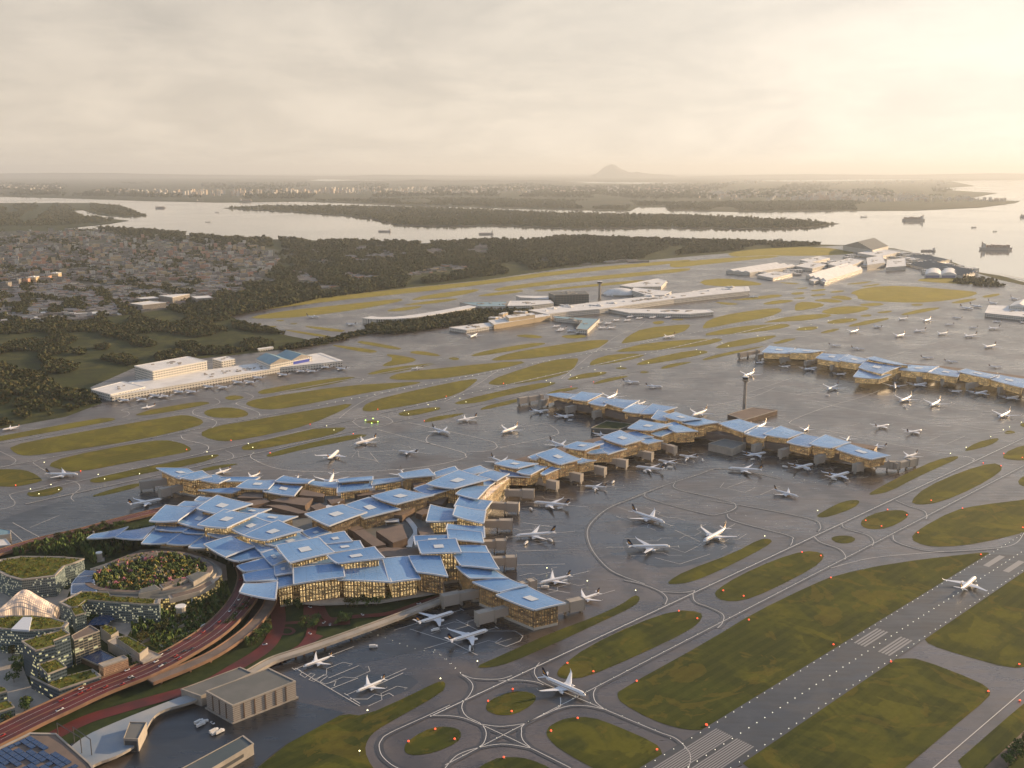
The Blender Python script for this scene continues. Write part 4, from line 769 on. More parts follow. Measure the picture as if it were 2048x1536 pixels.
B = [ # name, label, category, quad, z, wall, roof, gable, clutter, green
('cargo_shed','low flat cargo shed at the left end of the long cargo canopy','shed',[(183,779),(246,763),(290,774),(221,789)],20,'white_block','white_roof',0,3,0),
('cargo_terminal','very long pale flat roofed cargo terminal with aircraft docked along its front','cargo terminal',[(224,792),(262,763),(430,738),(560,720),(640,706),(684,722),(560,735),(440,756)],16,'white_block','white_roof',0,22,0),
('cargo_office','cream office block with a banded upper storey behind the long cargo terminal','office building',[(269,732),(375,713),(414,722),(305,742.5)],42,'white_block','white_roof',0,9,0),
('small_office','small cream cube building right of the banded office block','office building',[(425,718),(454,712.5),(470,718),(443,723)],33,'white_block','white_roof',0,3,0),
('gabled_hangar','twin gabled hangar with blue sign and teal roofs at the cargo terminal end','hangar',[(540,729),(624,713),(592,704),(512,717)],30,'white_block','teal_roof',2,0,0),
('warehouse','large salmon tinted white warehouse, left front one of four behind the forest belt','warehouse',[(261,607),(300,602),(332,605),(285,610)],24,'town_block','white_roof',0,0,0),
('warehouse','largest white warehouse in the middle of the four behind the forest belt','warehouse',[(318,591),(362,588),(379,588),(345,595)],30,'town_block','white_roof',0,0,0),
('warehouse','white warehouse at the right of the four behind the forest belt','warehouse',[(383,593),(417,591),(425,595),(393,597)],26,'town_block','white_roof',0,0,0),
('warehouse','small white warehouse at the back left of the four behind the forest belt','warehouse',[(273,596),(307,593),(318,596),(284,598)],20,'town_block','white_roof',0,0,0),
('low_building','long thin white roofed shed by the tree row above the cargo hangar','shed',[(515,697),(545,693),(547,695),(517,699)],8,'white_block','white_roof',0,0,0),
('old_terminal','teal roofed middle part of the older terminal behind the wood','airport terminal',[(919,605),(1015,603),(1011,613),(960,613)],24,'white_block','teal_roof',0,4,0),
('old_terminal','white flat canopy terminal block just left of the dark boxy hotel','airport terminal',[(1015,612),(1020,602),(1100,600),(1107,606),(1060,611)],26,'white_block','white_roof',0,5,0),
('old_terminal','thin white curved roof hall behind the canopy terminal block','airport terminal',[(1032,591),(1097,592),(1097,598),(1040,595)],24,'white_block','white_roof',0,0,0),
('hotel_building','dark boxy airport hotel with flat grey roof left of the old control tower','hotel',[(1097,585),(1172,582),(1178,588),(1110,590)],46,'hotel_wall','grey_roof',0,7,0),
('old_terminal','long white swept roof terminal right of the white dome','airport terminal',[(1264,581),(1268,575),(1343,583),(1329,590),(1296,591)],26,'white_block','white_roof',0,6,0),
('old_terminal','white terminal arm farthest back behind the white dome','airport terminal',[(1240,571),(1316,557),(1333,562),(1322,573),(1261,574)],22,'white_block','white_roof',0,6,0),
('old_terminal','long low white roofed terminal running right from the wood to the far stands','airport terminal',[(1059,620),(1227,600),(1380,584),(1433,575),(1495,573),(1498,582),(1348,598),(1199,618),(1138,623),(1097,628)],22,'white_block','white_roof',0,26,0),
('old_terminal','pale yellow block with bright bays along the apron below the wood','airport terminal',[(977,641),(1097,627),(1100,631),(988,649)],20,'cream_block','white_roof',0,6,0),
('old_terminal','small cream block on top of the pale yellow terminal range','airport terminal',[(1011,631),(1066,626),(1070,629),(1018,636)],34,'cream_block','white_roof',0,3,0),
('old_pier','low grey pier left of the pale yellow terminal block','airport pier',[(899,655),(988,644),(991,651),(933,660)],14,'white_block','white_roof',0,8,0),
('old_pier','hook shaped pale finger pier sticking out to the small dark apron','airport pier',[(1104,632),(1172,636),(1199,637.6),(1175,660),(1152,658),(1165,641),(1110,636)],16,'white_block','teal_roof',0,8,0),
('old_pier','long straight white pier on the far stands right of the hook shaped pier','airport pier',[(1213,617),(1380,619),(1418,619),(1427,624),(1380,628),(1260,626)],15,'white_block','white_roof',0,16,0),
('hangar','white saw tooth roofed hangar at the left of the hangar estate','hangar',[(1452,541),(1500,545),(1592,532),(1545,526)],20,'white_block','white_roof',3,0,0),
('hangar','white flat block in front of the left saw tooth hangar','workshop',[(1514,550),(1548,543),(1585,547),(1546,556)],16,'white_block','white_roof',0,5,0),
('hangar','white workshop range behind the left saw tooth hangar','workshop',[(1590,532),(1620,524),(1655,529),(1625,537)],20,'white_block','white_roof',0,5,0),
('hangar','white workshop range farthest back left in the hangar estate','workshop',[(1600,520),(1640,512),(1660,516),(1622,525)],20,'white_block','white_roof',0,5,0),
('hangar','tall white workshop left of the largest grey hangar','workshop',[(1655,528),(1700,516),(1727,521),(1690,536)],24,'white_block','white_roof',0,6,0),
('hangar','white saw tooth hangar with four bays in the middle of the hangar estate','hangar',[(1612,551),(1652,561),(1725,538),(1690,528)],20,'white_block','white_roof',4,0,0),
('small_office','small white cube in front of the middle saw tooth hangar, left of two','office building',[(1618,560),(1628,557),(1638,560),(1628,563)],18,'white_block','white_roof',0,0,0),
('small_office','small white cube in front of the middle saw tooth hangar, right of two','office building',[(1641,561.5),(1650,558.5),(1660,561),(1650,564.5)],18,'white_block','white_roof',0,0,0),
('hangar','largest grey hangar with a broad gable beside the water','hangar',[(1686,491),(1745,500),(1777,492),(1720,482)],38,'white_block','grey_roof',1,0,0),
('hangar','white block right in front of the largest grey hangar','workshop',[(1715,506),(1760,498),(1800,504),(1760,513)],24,'white_block','white_roof',0,6,0),
('hangar','tall white block with terraces in the centre of the hangar estate','workshop',[(1733,516),(1765,511),(1770,525),(1735,530)],32,'white_block','white_roof',0,4,0),
('hangar','pale grey block right of the terraced white block','workshop',[(1775,520),(1810,516),(1812,532),(1772,535)],26,'white_block','white_roof',0,5,0),
('hangar','long grey shed by the water at the right end of the hangar estate','shed',[(1820,530),(1858,522),(1955,545),(1925,552)],16,'white_block','grey_roof',5,0,0),
('hangar','grey shed between the pale block and the long shed by the water','shed',[(1822,512),(1850,510),(1900,520),(1870,526)],14,'white_block','grey_roof',3,0,0),
('hangar','broad low hangar with pale flat roof beside parked jets at the right edge','hangar',[(1970,626),(2110,640),(2110,614),(1978,610)],17,'white_block','white_roof',0,5,0),
('hangar','white gabled hangar peeping over the broad low hangar at the right edge','hangar',[(2018,612),(2100,618),(2100,606),(2030,603)],30,'white_block','white_roof',2,0,0),
('apron_building','flat brown roofed wedge building below the tall control tower','service building',[(1455,829),(1506,815),(1555,820.5),(1489,840)],11,'brown_wall','brown_roof',0,0,0),
('apron_building','grey flat box sheltering under the bend of the long pier','service building',[(1417,887.5),(1448,878),(1492,886),(1465,898)],16,'concrete','grey_roof',0,0,0),
('apron_building','dark green roofed low shed behind the left pier arm','service building',[(1182,856),(1213,842),(1268,848),(1238,859)],12,'grey_roof','dark_green',0,0,0),
('screen_block','large box building with brick patterned screens beside the lower apron','depot',[(412,1383),(537,1337),(591,1363),(465,1412)],22,'grey_screen','grey_roof',0,0,0),
('rail_depot','long grey flat roofed rail shed left of the screened box building','depot',[(362,1379),(480,1335),(505,1346),(402,1393)],13,'concrete','grey_roof',0,0,0),
('low_depot','beige fronted shed with one long dark slot at the bottom edge','depot',[(350,1545),(486,1472),(507,1488),(400,1552)],13,'concrete','slate_roof',0,0,0),
('bus_shelter','small beige block with an open end on the curved blue deck','shelter',[(247,1478),(260,1444.6),(293,1445.6),(276,1479)],15,'concrete','grey_roof',0,0,0),
('edge_building','small cream box building at the left edge below the dark stand','service building',[(-14,1054),(21,1061),(21,1069),(-20,1073)],13,'concrete','teal_roof',0,0,0),
('edge_building','white low shed below the small cream box at the left edge','service building',[(-20,1080),(12,1078),(22,1090),(-20,1094)],7,'concrete','white_roof',0,0,0),
('garden_office','green roofed office crescent with a golden curved end, top left of the garden district','office building',[(-20,1135),(0,1120),(43,1113),(120,1114),(168,1118),(150,1126),(129,1132),(110,1152),(43,1160),(13,1152)],32,'glass_office','concrete',0,0,1),
('garden_office','curved office with stepped green roofs in front of the ring building','office building',[(118,1205),(135,1197),(163,1183),(217,1185),(220,1192),(320,1199),(318,1208),(300,1209),(172,1200),(155,1213),(140,1216)],30,'glass_office','concrete',0,0,1),
('garden_office','slim tower with shrubs on its steps below the curved office','office building',[(141,1216),(163,1213),(172,1226),(150,1232)],28,'glass_office','concrete',0,0,1),
('round_office','round office with two green roof halves and a white path between them','office building',[(-20,1250),(-20,1236),(28,1232),(70,1232),(107,1237),(137,1246),(129,1255),(90,1260),(54,1261),(0,1257)],34,'glass_office','concrete',0,0,1),
('stepped_office','tallest dark stepped office with L shaped green roof at lower left','office building',[(43,1283),(127,1259),(140,1268),(107,1281),(110,1291),(71,1302)],44,'dark_office','concrete',0,0,1),
('stepped_office','middle step of the dark office with a square green roof','office building',[(77,1330),(112,1318),(133,1334),(95,1349)],29,'dark_office','concrete',0,0,1),
('stepped_office','lowest step of the dark office with lit windows along the red viaduct','office building',[(60,1352),(99,1361),(185,1339),(202,1352),(118,1380),(100,1372)],17,'dark_office','concrete',0,0,1),
('slatted_office','slatted office with flat brown roof right of the tallest stepped office','office building',[(143,1272),(180,1251),(199,1262),(148,1281)],34,'slat_office','brown_roof',0,0,0),
('copper_office','copper screened box with sloping pale roof by the red viaduct','office building',[(197,1328),(247,1311),(256,1317),(206,1334)],24,'copper_screen','concrete',0,0,0),
('terrace_building','long grey terrace building under a planted box at the garden edge','service building',[(215,1283),(234,1272),(322,1311),(286,1326)],14,'concrete','concrete',0,0,0),
('court_building','dark solar roofed low hall inside the office court','hall',[(150,1290),(197,1298),(232,1316),(195,1330),(150,1310)],8,'brown_wall','solar',0,0,0),
('planted_box','rounded concrete planter building with a small green roof','service building',[(200,1255),(215,1250),(237,1263),(222,1272)],17,'concrete','concrete',0,0,1),
('planted_box','long concrete planted box standing on the terrace building','service building',[(232,1276),(254,1272),(296,1296),(279,1309)],22,'concrete','concrete',0,0,1),
('edge_office','dark green roofed office cut by the left edge beside the plaza','office building',[(-20,1372),(5,1374),(14,1382),(-20,1392)],26,'dark_office','concrete',0,0,1),
('edge_office','low dark office with green roof in the bottom left corner above the viaduct','office building',[(-20,1405),(15,1401),(29,1414),(-20,1430)],14,'dark_office','concrete',0,0,1)]
for nm, lb, ct, q, z_, wl_, rf, gb, clt, grn in B:
    t_, r = slab(nm, lb, ct, q, z_, wl_, rf, None, 0, gb)
    if clt: clutter(r, q, z_, clt, 6 if min(k_[1] for k_ in q) > 690 else 13)
    if grn: green(r, q, z_)
    if nm == 'round_office': mb = MB(); mb.prism(WL([(22,1258),(58,1260),(64,1234),(46,1234)], 37), 34.5, 37, 0, 0); mb.build('roof_path', M('roof_edge'), r)
    if nm == 'gabled_hangar':
        a, b = Vector(W(586, 731-3, 12)), Vector(W(622, 720, 12)); s = MB(); d_ = (b-a).normalized(); n = Vector((d_.y, -d_.x, 0))*1.5
        q0, q1 = Vector(WL(q, z_)[0]), Vector(WL(q, z_)[1]); d_ = (q1-q0).normalized(); n = Vector((d_.y, -d_.x, 0))*.4
        p0, p1 = q0.lerp(q1, .54)+n, q0.lerp(q1, .93)+n
        s.face([(p0.x, p0.y, 14), (p1.x, p1.y, 14), (p1.x, p1.y, 25), (p0.x, p0.y, 25)]); mat('sign_blue', (.04, .07, .4), .5); s.build('sign_panel', M('sign_blue'), t_)
    if nm in ('screen_block',):
        mb = MB(); c = cen(WL(q, z_)); P2 = [(c[0]+(k[0]-c[0])*1.05, c[1]+(k[1]-c[1])*1.05) for k in WL(q, z_)]; mb.prism(P2, 0, 2.4, 0, 0); mb.build('plinth', M('concrete'), t_)
        mb = MB(); Q = [Vector(k) for k in WL(q, z_)]
        for i in range(4):
            a, b = Q[i], Q[(i+1) % 4]; d_ = (b-a).normalized(); nn = 6 if (b-a).length > 60 else 4
            for k in range(1, nn):
                c_ = a.lerp(b, k/nn); mb.box((c_.x, c_.y, 11), (1.4, 1.4, 19), math.atan2(d_.y, d_.x))
        mb.build('pilaster', M('brown_wall'), t_)
    if nm == 'low_depot':
        a, b = Vector(WL(q, z_)[3]), Vector(WL(q, z_)[2]); d_ = (b-a).normalized(); n = Vector((d_.y, -d_.x, 0))*.3
        p0, p1 = a.lerp(b, .1)+n, a.lerp(b, .8)+n; mb = MB(); mb.face([(p0.x, p0.y, 5), (p1.x, p1.y, 5), (p1.x, p1.y, 9), (p0.x, p0.y, 9)]); mb.build('window', M('dark_metal'), t_)
    if nm == 'bus_shelter':
        a, b = Vector(WL(q, z_)[0]), Vector(WL(q, z_)[3]); d_ = (b-a).normalized(); n = Vector((d_.y, -d_.x, 0))*.3
        p0, p1 = a.lerp(b, .08)+n, a.lerp(b, .92)+n; mb = MB(); mb.face([(p0.x, p0.y, 1), (p1.x, p1.y, 1), (p1.x, p1.y, 13), (p0.x, p0.y, 13)]); mb.build('doorway', M('dark_metal'), t_)

# curved white terminal behind the trees
t_ = thing('old_terminal', W(850, 625, 0), 'long curved white terminal with a pale ribbon roof left of the wood', 'airport terminal')
l = smooth_line(WL([(733,634),(760,636),(810,634),(880,624),(960,609)], 22), 4)
mb = MB(); mb.ribbon(l, 60, 22, 0, 2.5); mb.build('roof', M('white_roof'), t_)
mb = MB(); mb.ribbon(l, 50, 19.4, 0, 19.4)
u = 0
mb.build('wall', M('white_block'), t_)
# arched hangars
t_ = thing('hangar', W(1880, 552, 0), 'twin arched white hangars with blue doors near the waterside trees', 'hangar')
mb = MB(); db = MB()
p0, p1, b0 = Vector(W(1849, 556, 0)), Vector(W(1913, 556, 0)), Vector(W(1852, 546, 0)); dx = (p1-p0)/2; dy = b0-p0
for k in range(2):
    pr = []
    for i in range(11):
        f = i/10; q = p0+dx*(k+f); pr.append((q, 18+14*math.sin(math.pi*f)**.8))
    for i in range(10):
        (a, za), (b, zb_) = pr[i], pr[i+1]
        mb.face([(a.x, a.y, za), (b.x, b.y, zb_), (b.x+dy.x, b.y+dy.y, zb_), (a.x+dy.x, a.y+dy.y, za)])
        mb.face([(a.x, a.y, 0), (b.x, b.y, 0), (b.x, b.y, zb_), (a.x, a.y, za)])
    a, b = p0+dx*(k+.08)-dy*.01, p0+dx*(k+.92)-dy*.01
    db.face([(a.x, a.y, 0), (b.x, b.y, 0), (b.x, b.y, 15), (a.x, a.y, 15)])
for e in (p0, p1): mb.face([(e.x, e.y, 0), (e.x+dy.x, e.y+dy.y, 0), (e.x+dy.x, e.y+dy.y, 18), (e.x, e.y, 18)])
mb.build('shell', M('white_roof'), t_); mat('door_blue', (.2, .22, .36), .6); db.build('door', M('door_blue'), t_)
# white dome
def dome(name, lab, cat, c, rx, ry, h, m, yaw=0, sub=None, uvs=1.):
    t_ = thing(name, W(*c, 0), lab, cat); o = Vector(W(*c, 0)); mb = MB(); N, K = 28, 8
    def q(i, k):
        th = 6.2832*i/N; ph = math.pi/2*k/K; r = math.cos(ph)
        a, b = rx*r*math.cos(th), ry*r*math.sin(th)
        return (o.x+a*math.cos(yaw)-b*math.sin(yaw), o.y+a*math.sin(yaw)+b*math.cos(yaw), h*math.sin(ph))
    for k in range(K):
        for i in range(N):
            f = [q(i, k), q(i+1, k), q(i+1, k+1), q(i, k+1)]
            mb.face(f, 0, [(i*6., k*7.), (i*6.+6, k*7.), (i*6.+6, k*7.+7), (i*6., k*7.+7)])
    mb.build('shell', M(m), t_); return t_
t_ = dome('dome_building', 'white lens shaped glass dome beside the old control tower', 'dome', (1240, 590), 88, 62, 34, 'white_roof', .2)
mb = MB(); o = Vector(W(1240, 590, 0)); mb.prism([(o.x+92*math.cos(a*.3142), o.y+66*math.sin(a*.3142)) for a in range(20)], 0, 6, 0, 0); mb.build('base', M('concrete'), t_)
# control towers
def tower(lab, base, h, r, k=1.):
    o = Vector(W(*base, 0)); t_ = thing('control_tower', tuple(o), lab, 'control tower'); mb = MB()
    mb.tube(o, o+Vector((0, 0, h*.86)), r*1.1, r*.85, 14); mb.build('shaft', M('concrete'), t_)
    def ringed(z0, r0, z1, r1, nm, m, par=t_):
        b_ = MB(); b_.tube(o+Vector((0, 0, z0)), o+Vector((0, 0, z1)), r0, r1, 16); return b_.build(nm, M(m), par)
    ringed(h*.82, r*.9, h*.87, r*2.1*k, 'collar', 'concrete'); ringed(h*.87, r*2.1*k, h*.90, r*2.1*k, 'gallery', 'concrete')
    cb = ringed(h*.90, r*1.6*k, h*.965, r*1.95*k, 'cab', 'plane_glass'); ringed(h*.965, r*2.05*k, h*.985, r*1.7*k, 'cab_roof', 'white_roof', cb)
    ringed(h*.985, .5, h*1.07, .2, 'antenna', 'dark_metal')
tower('tall slender grey control tower standing alone behind the boomerang pier', (1488, 822), 92, 4.2)
tower('old white control tower with a round cab between the hotel and the dome', (1199, 598), 86, 6.5)
# ---------------------------------------------------------------- garden district
sheet('park', [[(-200,1125),(0,1098),(120,1072),(180,1055),(330,1030),(420,1060),(560,1200),(640,1206),(760,1206),(900,1183),(918,1188),(780,1238),(640,1290),(560,1318),(470,1350),(360,1400),(240,1450),(110,1500),(-60,1560),(-400,1560)]], .9, 'dark_green')
sheet('pavement', [[(-60,1165),(60,1170),(140,1180),(118,1236),(120,1262),(60,1290),(40,1320),(60,1370),(110,1405),(60,1430),(-60,1450),(-200,1300)],
  [(120,1190),(180,1225),(330,1222),(270,1245),(262,1275),(230,1262),(190,1250),(150,1262)],[(135,1180),(190,1135),(280,1100),(370,1095),(452,1130),(455,1160),(400,1195),(330,1210),(180,1210)]], 1.02, 'concrete', 0, .03)
ring = thing('ring_building', W(300, 1160, 0), 'oval ring building with terraced rims round a colourful roof garden', 'building')
OUT = [(140,1169),(183,1134.5),(236,1113),(279,1102),(354,1098),(410,1110),(443,1130),(445,1148),(400,1178),(333,1194),(250,1196),(170,1190)]
P_ = [tuple(q)[:2] for q in chaikin(WL(OUT, 24), 2)]; c = cen(P_)
def sc(P_, f, dx=0, dy=0): return [(c[0]+(k[0]-c[0])*f+dx, c[1]+(k[1]-c[1])*f+dy) for k in P_]
def rimring(name, Po, Pi, z0, z1, m, mt, par=ring):
    mb = MB(); mb.prism(Po, z0, z1, 0, 1, top=False); n = len(Po)
    a2 = area2(Po) > 0
    for i in range(n):
        j = (i+1) % n; f = [(Po[i][0], Po[i][1], z1), (Po[j][0], Po[j][1], z1), (Pi[j][0], Pi[j][1], z1), (Pi[i][0], Pi[i][1], z1)]
        mb.face(f if a2 else f[::-1], 1); g_ = [(Pi[i][0], Pi[i][1], z0), (Pi[j][0], Pi[j][1], z0), (Pi[j][0], Pi[j][1], z1), (Pi[i][0], Pi[i][1], z1)]; mb.face(g_, 1)
    return mb.build(name, [M(m), M(mt)], par)
rimring('wall', P_, sc(P_, .93), 0, 20, 'gold_office', 'concrete'); rimring('roof_rim', sc(P_, .93), sc(P_, .87), 0, 24, 'concrete', 'grey_roof'); rimring('roof_rim', sc(P_, .87), sc(P_, .79), 0, 27, 'concrete', 'brown_roof')
gp = sc(P_, .79); mb = MB(); mb.prism(gp, 0, 23, 0); gb_ = mb.build('garden_bed', M('green_roof'), ring)
v_, f_ = shrubs(sc(P_, .77), 23, .055, 3.8, 1.7); o = np_mesh('garden_planting', v_, f_, M('flower_foliage'), org=ring.location); o.parent = gb_; o['kind'] = 'stuff'
for q, z_, w_, r_ in [([(277,1188),(280,1178),(310,1169),(322,1178)],30,'concrete','grey_roof'),([(318,1169),(357,1156),(380,1157),(325,1177)],30,'concrete','brown_roof'),([(372,1153),(395,1143),(419,1145),(387,1164)],31,'concrete','grey_roof'),
 ([(281,1109),(314,1101),(316,1109),(288,1115)],30,'concrete','brown_roof'),([(221,1124),(277,1109),(284,1115),(232,1128)],29,'concrete','brown_roof'),([(180,1137),(217,1125),(228,1128),(210,1141)],27,'concrete','grey_roof'),
 ([(141,1188),(142,1170),(190,1168),(195,1184)],26,'roof_edge','solar'),([(142,1168),(152,1155),(186,1152),(190,1165)],27,'roof_edge','solar'),([(154,1153),(170,1140),(198,1142),(188,1150)],28,'roof_edge','solar'),
 ([(335,1190),(395,1174),(425,1160),(430,1165),(400,1182),(340,1198)],22,'concrete','brown_roof')]:
    mb = MB(); L_ = WL(q, z_); mb.prism(L_, 15, z_, 0, 0); cc_ = cen(L_); L2 = [(cc_[0]+(k[0]-cc_[0])*.88, cc_[1]+(k[1]-cc_[1])*.88) for k in L_]; mb.prism(L2, z_, z_+.5, 1, 1); mb.build('terrace_block', [M(w_), M(r_)], ring)
# glowing lattice shell
t_ = thing('lattice_canopy', W(62, 1236, 0), 'undulating glass lattice canopy glowing warm above the round office', 'canopy')
mb = MB(); N = 22
def sh(u, v):
    a, b, c_, d_ = W(-14, 1240, 0), W(22, 1215, 0), W(120, 1222, 0), W(112, 1246, 0)
    p = [a[i]*(1-u)*(1-v)+b[i]*(1-u)*v+c_[i]*u*v+d_[i]*u*(1-v) for i in (0, 1)]
    e = (4*u*(1-u))**.6*(4*v*(1-v))**.5
    return (p[0], p[1], 5+e*(20+12*math.exp(-((u-.42)/.22)**2)))
for i in range(N):
    for j in range(N):
        qd = [(i/N, j/N), ((i+1)/N, j/N), ((i+1)/N, (j+1)/N), (i/N, (j+1)/N)]
        mb.face([sh(*k) for k in qd], 0, [(k[0]*110, k[1]*60) for k in qd])
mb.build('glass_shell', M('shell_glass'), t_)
mb = MB()
for u_, v2 in [(.05, .1), (.05, .9), (.95, .1), (.95, .9), (.5, .03), (.5, .97)]:
    k = sh(u_, v2); mb.tube((k[0], k[1], 0), k, 1.2, .6, 6)
mb.build('support', M('concrete'), t_)
# curved blue canopy and vent towers
t_ = thing('curved_canopy', W(212, 1242, 0), 'curved blue slatted canopy beside the small planted box', 'canopy')
mb = MB(); mb.ribbon(smooth_line(WL([(195,1250),(205,1238),(222,1232)], 10), 6), 26, 10, 0, 1); mb.build('deck', M('solar'), t_)
mb = MB()
for k in WL([(195,1250),(207,1239),(222,1232)], 0): mb.tube(k, (k[0], k[1], 9.2), .5, n=6)
mb.build('support', M('concrete'), t_)
def vent(px, lab, h=18, r=7):
    o = Vector(W(*px, 0)); t_ = thing('ventilation_tower', tuple(o), lab, 'ventilation tower'); mb = MB()
    mb.tube(o, o+Vector((0, 0, h)), r, r*.92, 12); s_ = mb.build('shaft', M('concrete'), t_); mb = MB(); mb.tube(o+Vector((0, 0, h)), o+Vector((0, 0, h+1.5)), r*1.05, r*1.05, 12); mb.build('cap', M('white_roof'), t_)
    mb = MB(); mb.box((o.x, o.y, 1.2), (r*3, r*3, 1.6), .4); mb.build('plinth', M('concrete'), t_)
vent((363, 1238), 'white ribbed ventilation tower on the garden slope right of the ring building'); vent((199, 1122), 'small grey ventilation tower among hedges above the ring building', 13, 5)
vent((414, 1262), 'short white ventilation box at the lower garden edge near the viaduct', 6, 8)
# open white gate frame on the ring building flank
t_ = thing('entrance_frame', W(370, 1210, 0), 'white portal frame standing at the foot of the ring building', 'portal'); o = Vector(W(370, 1212, 0)); mb = MB()
for s_ in (-1, 1): mb.box((o.x+s_*11, o.y, 9), (2, 8, 18), .15)
mb.build('post', M('roof_edge'), t_); mb = MB(); mb.box((o.x, o.y, 18.6), (26, 9, 2), .15); mb.build('beam', M('roof_edge'), t_)

# ---------------------------------------------------------------- roads, viaducts, cars
def road(name, line, w_, z, mt, n=6, **k):
    mb = MB(); l = smooth_line(WL(line, z), n); mb.ribbon(l, w_, z, 0, 1.6 if z > 3 else 0); o = mb.build(name, M(mt), kind='structure', **k); return l
R1 = [(-60,1500),(60,1440),(120,1412),(200,1375),(300,1335),(390,1286),(440,1250),(478,1210),(497,1175),(500,1140),(478,1105),(420,1080),(340,1075),(250,1078),(170,1082),(100,1090),(0,1106),(-80,1122)]
def viaduct(lab, line, w_, z, top, side='orange_parapet', nc=9, lanes=True):
    l = smooth_line(WL(line, z), 6); t_ = thing('viaduct', tuple(Vector((l[0].x, l[0].y, 0))), lab, 'viaduct')
    mb = MB(); mb.ribbon(l, w_, z, 0, 2.2); mb.build('deck', [M('road_deck')], t_)
    mb = MB(); mb.ribbon(l, w_-3, z+.1, 0); mb.build('carriageway', M(top), t_)
    def off(d_):
        r = []
        for i, q in enumerate(l):
            a = l[max(i-1, 0)]; b = l[min(i+1, len(l)-1)]; t = (b-a).normalized(); r.append(q+Vector((-t.y, t.x, 0))*d_)
        return r
    for s_ in (-1, 1):
        mb = MB(); mb.ribbon(off(s_*(w_/2)), 1.1, z+1.5, 0, 4.); mb.build('parapet', M(side), t_)
    if lanes:
        mb = MB(); mb.ribbon(off(0), 1.6, z+.3, 0); mb.build('median', M('orange_parapet'), t_)
        mb = MB()
        for d_ in (-w_*.25, w_*.25): mb.ribbon(off(d_), .35, z+.2, 0)
        mb.build('lane_marking', M('line_paint'), t_)
    for i in range(nc):
        q = l[int((i+.5)/nc*(len(l)-1))]; a = l[min(int((i+.5)/nc*(len(l)-1))+1, len(l)-1)]-q; an = math.atan2(a.y, a.x)
        mb = MB(); mb.box((q.x, q.y, (z-2)/2), (2.2, 2.2 if w_ < 20 else 8, z-2), an); mb.box((q.x, q.y, z-2.8), (2.6, w_*.8, 1.6), an); mb.build('column', M('orange_parapet'), t_)
    return l
v1 = viaduct('wide red road viaduct sweeping up from bottom left and round the garden district', R1[:12], 38, 12, 'red_road', nc=16)
v2 = viaduct('narrow ramp viaduct splitting off on the outer side of the wide red viaduct', [(300,1362),(380,1330),(440,1300),(500,1256),(535,1215),(545,1185)], 16, 10, 'road_deck', nc=7, lanes=False)
v3 = viaduct('straight beige rail viaduct running along the edge of the lower apron', [(450,1372),(500,1345),(545,1320),(600,1302),(650,1285),(760,1246),(860,1208),(925,1183)], 13, 9, 'concrete', 'concrete', nc=16, lanes=False)
v4 = viaduct('raised road strip skirting the dark stand at the left edge', [(-60,1122),(0,1104),(80,1080),(160,1062),(240,1040),(330,1018)], 22, 7, 'red_road', nc=9)
road('road', R1[11:], 24, 1.4, 'red_road')
road('road', [(90,1480),(170,1440),(250,1415),(400,1372),(470,1335),(535,1292),(556,1245),(552,1195)], 20, 1.5, 'red_road')
road('road', [(620,1208),(626,1245),(612,1285),(565,1318),(490,1345),(420,1375)], 13, 1.7, 'red_road')
road('road', [(905,1183),(850,1202),(780,1226),(710,1233),(660,1238),(645,1222),(640,1206)], 11, 1.9, 'red_road')
road('road', [(622,1208),(622,1228),(628,1240),(640,1246),(700,1242)], 20, 2.1, 'red_road')
road('road', [(555,1247),(590,1245),(622,1243)], 8, 1.3, 'red_road'); road('road', [(640,1270),(600,1295),(560,1315)], 12, 2.0, 'red_road')
road('road', [(560,1262),(566,1256),(580,1256),(588,1262),(580,1268),(566,1268),(560,1262)], 4.5, 1.35, 'red_road')
road('road', [(480,1200),(520,1160),(530,1120)], 34, 2.4, 'red_road')
road('road', [(520,1200),(500,1250),(460,1290),(400,1325),(330,1352)], 14, 1.25, 'runway_asphalt')
mb = MB(); mb.prism([tuple(q)[:2] for q in chaikin(WL([(110,1536),(150,1480),(240,1440),(330,1405),(375,1388),(410,1392),(380,1405),(320,1420),(297,1445),(285,1480),(240,1510),(180,1530),(160,1560),(100,1560)], 8), 2)], 5, 8, 0, 1, True)
t_ = thing('station_deck', W(220, 1480, 0), 'broad curved pale blue deck beside the solar roofed station in the bottom left', 'deck'); mb.build('deck', [M('concrete'), M('pale_deck')], t_)
mb = MB()
for k in WL([(180,1525),(240,1505),(280,1475),(300,1440),(340,1412),(160,1490)], 0): mb.tube(k, (k[0], k[1], 5.2), 1.2, n=6)
mb.build('column', M('concrete'), t_)
t_, r = slab('solar_station', 'station building covered in dark blue solar panels in the bottom left corner', 'station', [(-60,1525),(60,1467),(112,1468),(180,1528),(210,1570),(-60,1620)], 22, 'brown_wall', 'brown_roof')
mb = MB(); Q = WL([(-60,1525),(60,1467),(112,1468),(180,1528),(210,1570),(-60,1620)], 22); o = Vector(W(60, 1470, 22)); ax = (Vector(W(112, 1468, 22))-o); 
e1 = (Vector(W(-60, 1525, 22))-o).normalized(); e2 = Vector((-e1.y, e1.x, 0)); 
if e2.y > 0: e2 = -e2
for i in range(14):
    for j in range(9):
        if random.random() < .1: continue
        ln = 11.2 if random.random() < .8 else 5.4
        q = o+e1*(2+i*6.2)+e2*(4+j*12.2)+Vector((0, 0, 1)); pts = [q, q+e1*5.4, q+e1*5.4+e2*ln, q+e2*ln]
        if all(inpoly(k.x, k.y, [p[:2] for p in Q]) for k in pts): mb.prism(pts, 22.3, 23.6, 0, 0)
mb.build('solar_panel', M('solar'), r, kind='stuff')
t_ = thing('gantry', W(170, 1505, 0), 'dark steel gantry frames over the deck next to the solar roof', 'gantry')
